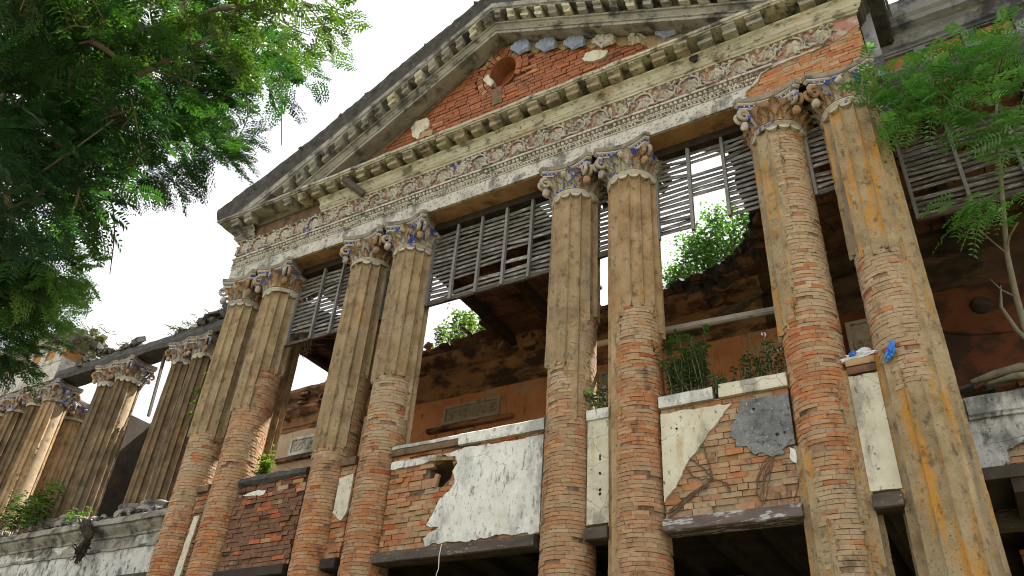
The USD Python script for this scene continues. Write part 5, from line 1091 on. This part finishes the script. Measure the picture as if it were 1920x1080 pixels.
for k, (x, y, z, lab) in enumerate(((-8.4, 1.0, 10.5, 'dry grass on the wing lintel beside the leftmost portico column'), (-13.2, 1.0, 11.3, 'dry overgrown stalks on the far left entablature'), (-11.4, 1.0, 10.4, 'dry grass tuft on the wing lintel above the sunlit-edged column'))):
    g = MB(); nn = 420; P = np.array((x, y, z))+np.c_[rng.uniform(-.9, .9, nn), rng.uniform(-.25, .3, nn), rng.uniform(-.15, .25, nn)]
    g.add(*kites(P, unit(rng.normal(0, 1, (nn, 3))+(0, 0, .6)), unit(rng.normal(0, 1, (nn, 3))), rng.uniform(.08, .26, nn), .012, .2))
    single('dry_grass', lab, 'grass', g, M['moss'], (x, y, z), kind='stuff')
# sunlit dead stalks behind the foot of the narrow louvre bay
g = MB(); r_ = np.random.default_rng(3)
for k in range(26):
    a = np.array((-5.15+r_.uniform(-.12, .35), .95+r_.uniform(-.1, .2), 9.0+r_.uniform(0, .1))); g.tube([a, a+r_.normal(0, .15, 3)+(0, 0, .3), a+r_.normal(0, .25, 3)+(.05, 0, .65)], [.008, .007, .004], 5)
single('dead_creeper', 'tangle of sunlit dead creeper beside the second portico column under the louvres', 'creeper', g, M['stucco_warm'], (-5.1, 1, 9))
# roots on the brick parapet
for k, (lab, paths) in enumerate((('forked dead root crossing the brick parapet left of the grey patch', [[(3.25, 5.50), (3.33, 5.2), (3.38, 4.96), (3.12, 4.78), (2.84, 4.58)], [(3.10, 5.26), (3.25, 5.1), (3.38, 4.96)], [(3.08, 5.1), (3.22, 4.96), (3.38, 4.95)], [(3.38, 4.95), (3.5, 4.9), (3.56, 4.78)], [(3.38, 4.96), (3.1, 4.80), (2.86, 4.66)], [(3.36, 4.94), (3.08, 4.74), (2.83, 4.62)]]),
                                  ('fan of thin dead roots hanging under the grey cement patch', [[(4.0, 5.10), (3.88, 4.9), (3.83, 4.78), (3.88, 4.60)], [(4.03, 5.09), (3.92, 4.88), (3.9, 4.7), (3.89, 4.62)], [(4.05, 5.08), (3.97, 4.86), (3.95, 4.74), (3.9, 4.6)], [(3.98, 5.1), (3.84, 4.88), (3.84, 4.7)], [(4.0, 5.0), (3.9, 4.8), (3.86, 4.66)], [(4.28, 4.82), (4.24, 4.7), (4.2, 4.6)]]))):
    g = MB()
    for j, p in enumerate(paths):
        q = np.array(p); tt = np.linspace(0, len(q)-1, 14); xx = np.interp(tt, range(len(q)), q[:, 0])+rng.normal(0, .006, 14); zz = np.interp(tt, range(len(q)), q[:, 1])+rng.normal(0, .006, 14)
        g.tube(np.c_[xx, np.full(14, YP-.028), zz], np.linspace(.006, .009 if k == 0 else .005, 14)*(1 if j else 1.2), 5)
    single('dead_root', lab, 'root', g, M['root'], (3.38, YP, 4.9))
# litter, string
for k, (c, m, lab, s) in enumerate((((5.10, -.10, 6.10), 'plastic_white', 'crumpled pale plastic bag lying on the brick top between the last two columns', (.20, .10, .07)), ((5.40, -.33, 5.99), 'plastic_blue', 'crumpled blue plastic wrapper stuck on the rightmost column', (.035, .04, .10)), ((5.02, -.16, 6.12), 'plastic_blue', 'scrap of blue plastic beside the pale bag', (.04, .03, .03)))):
    m_ = trimesh.creation.icosphere(subdivisions=3, radius=1.0); v = np.array(m_.vertices); v = np.round(v*3.2)/3.2*.5+v*.5; v = v*(1+fb(v, 1.7, k+60)[:, None]*1.9+fb(v, 5, k+70, 2)[:, None]*.5)*s; v[:, 0] += v[:, 2]*.4
    single('plastic_litter', lab, 'litter', MB().add(v+np.array(c), m_.faces), M[m], c, smooth=25)
g = MB(); g.tube([(-.10, YP-.12, 4.55), (-.11, YP-.13, 4.40), (-.10, YP-.125, 4.25), (-.13, YP-.12, 4.18), (-.08, YP-.12, 4.10), (-.06, YP-.13, 3.7)], .0055, 5)
single('string', 'white string dangling from the beam under the wide parapet', 'string', g, M['string'], (-.1, YP, 4.2))
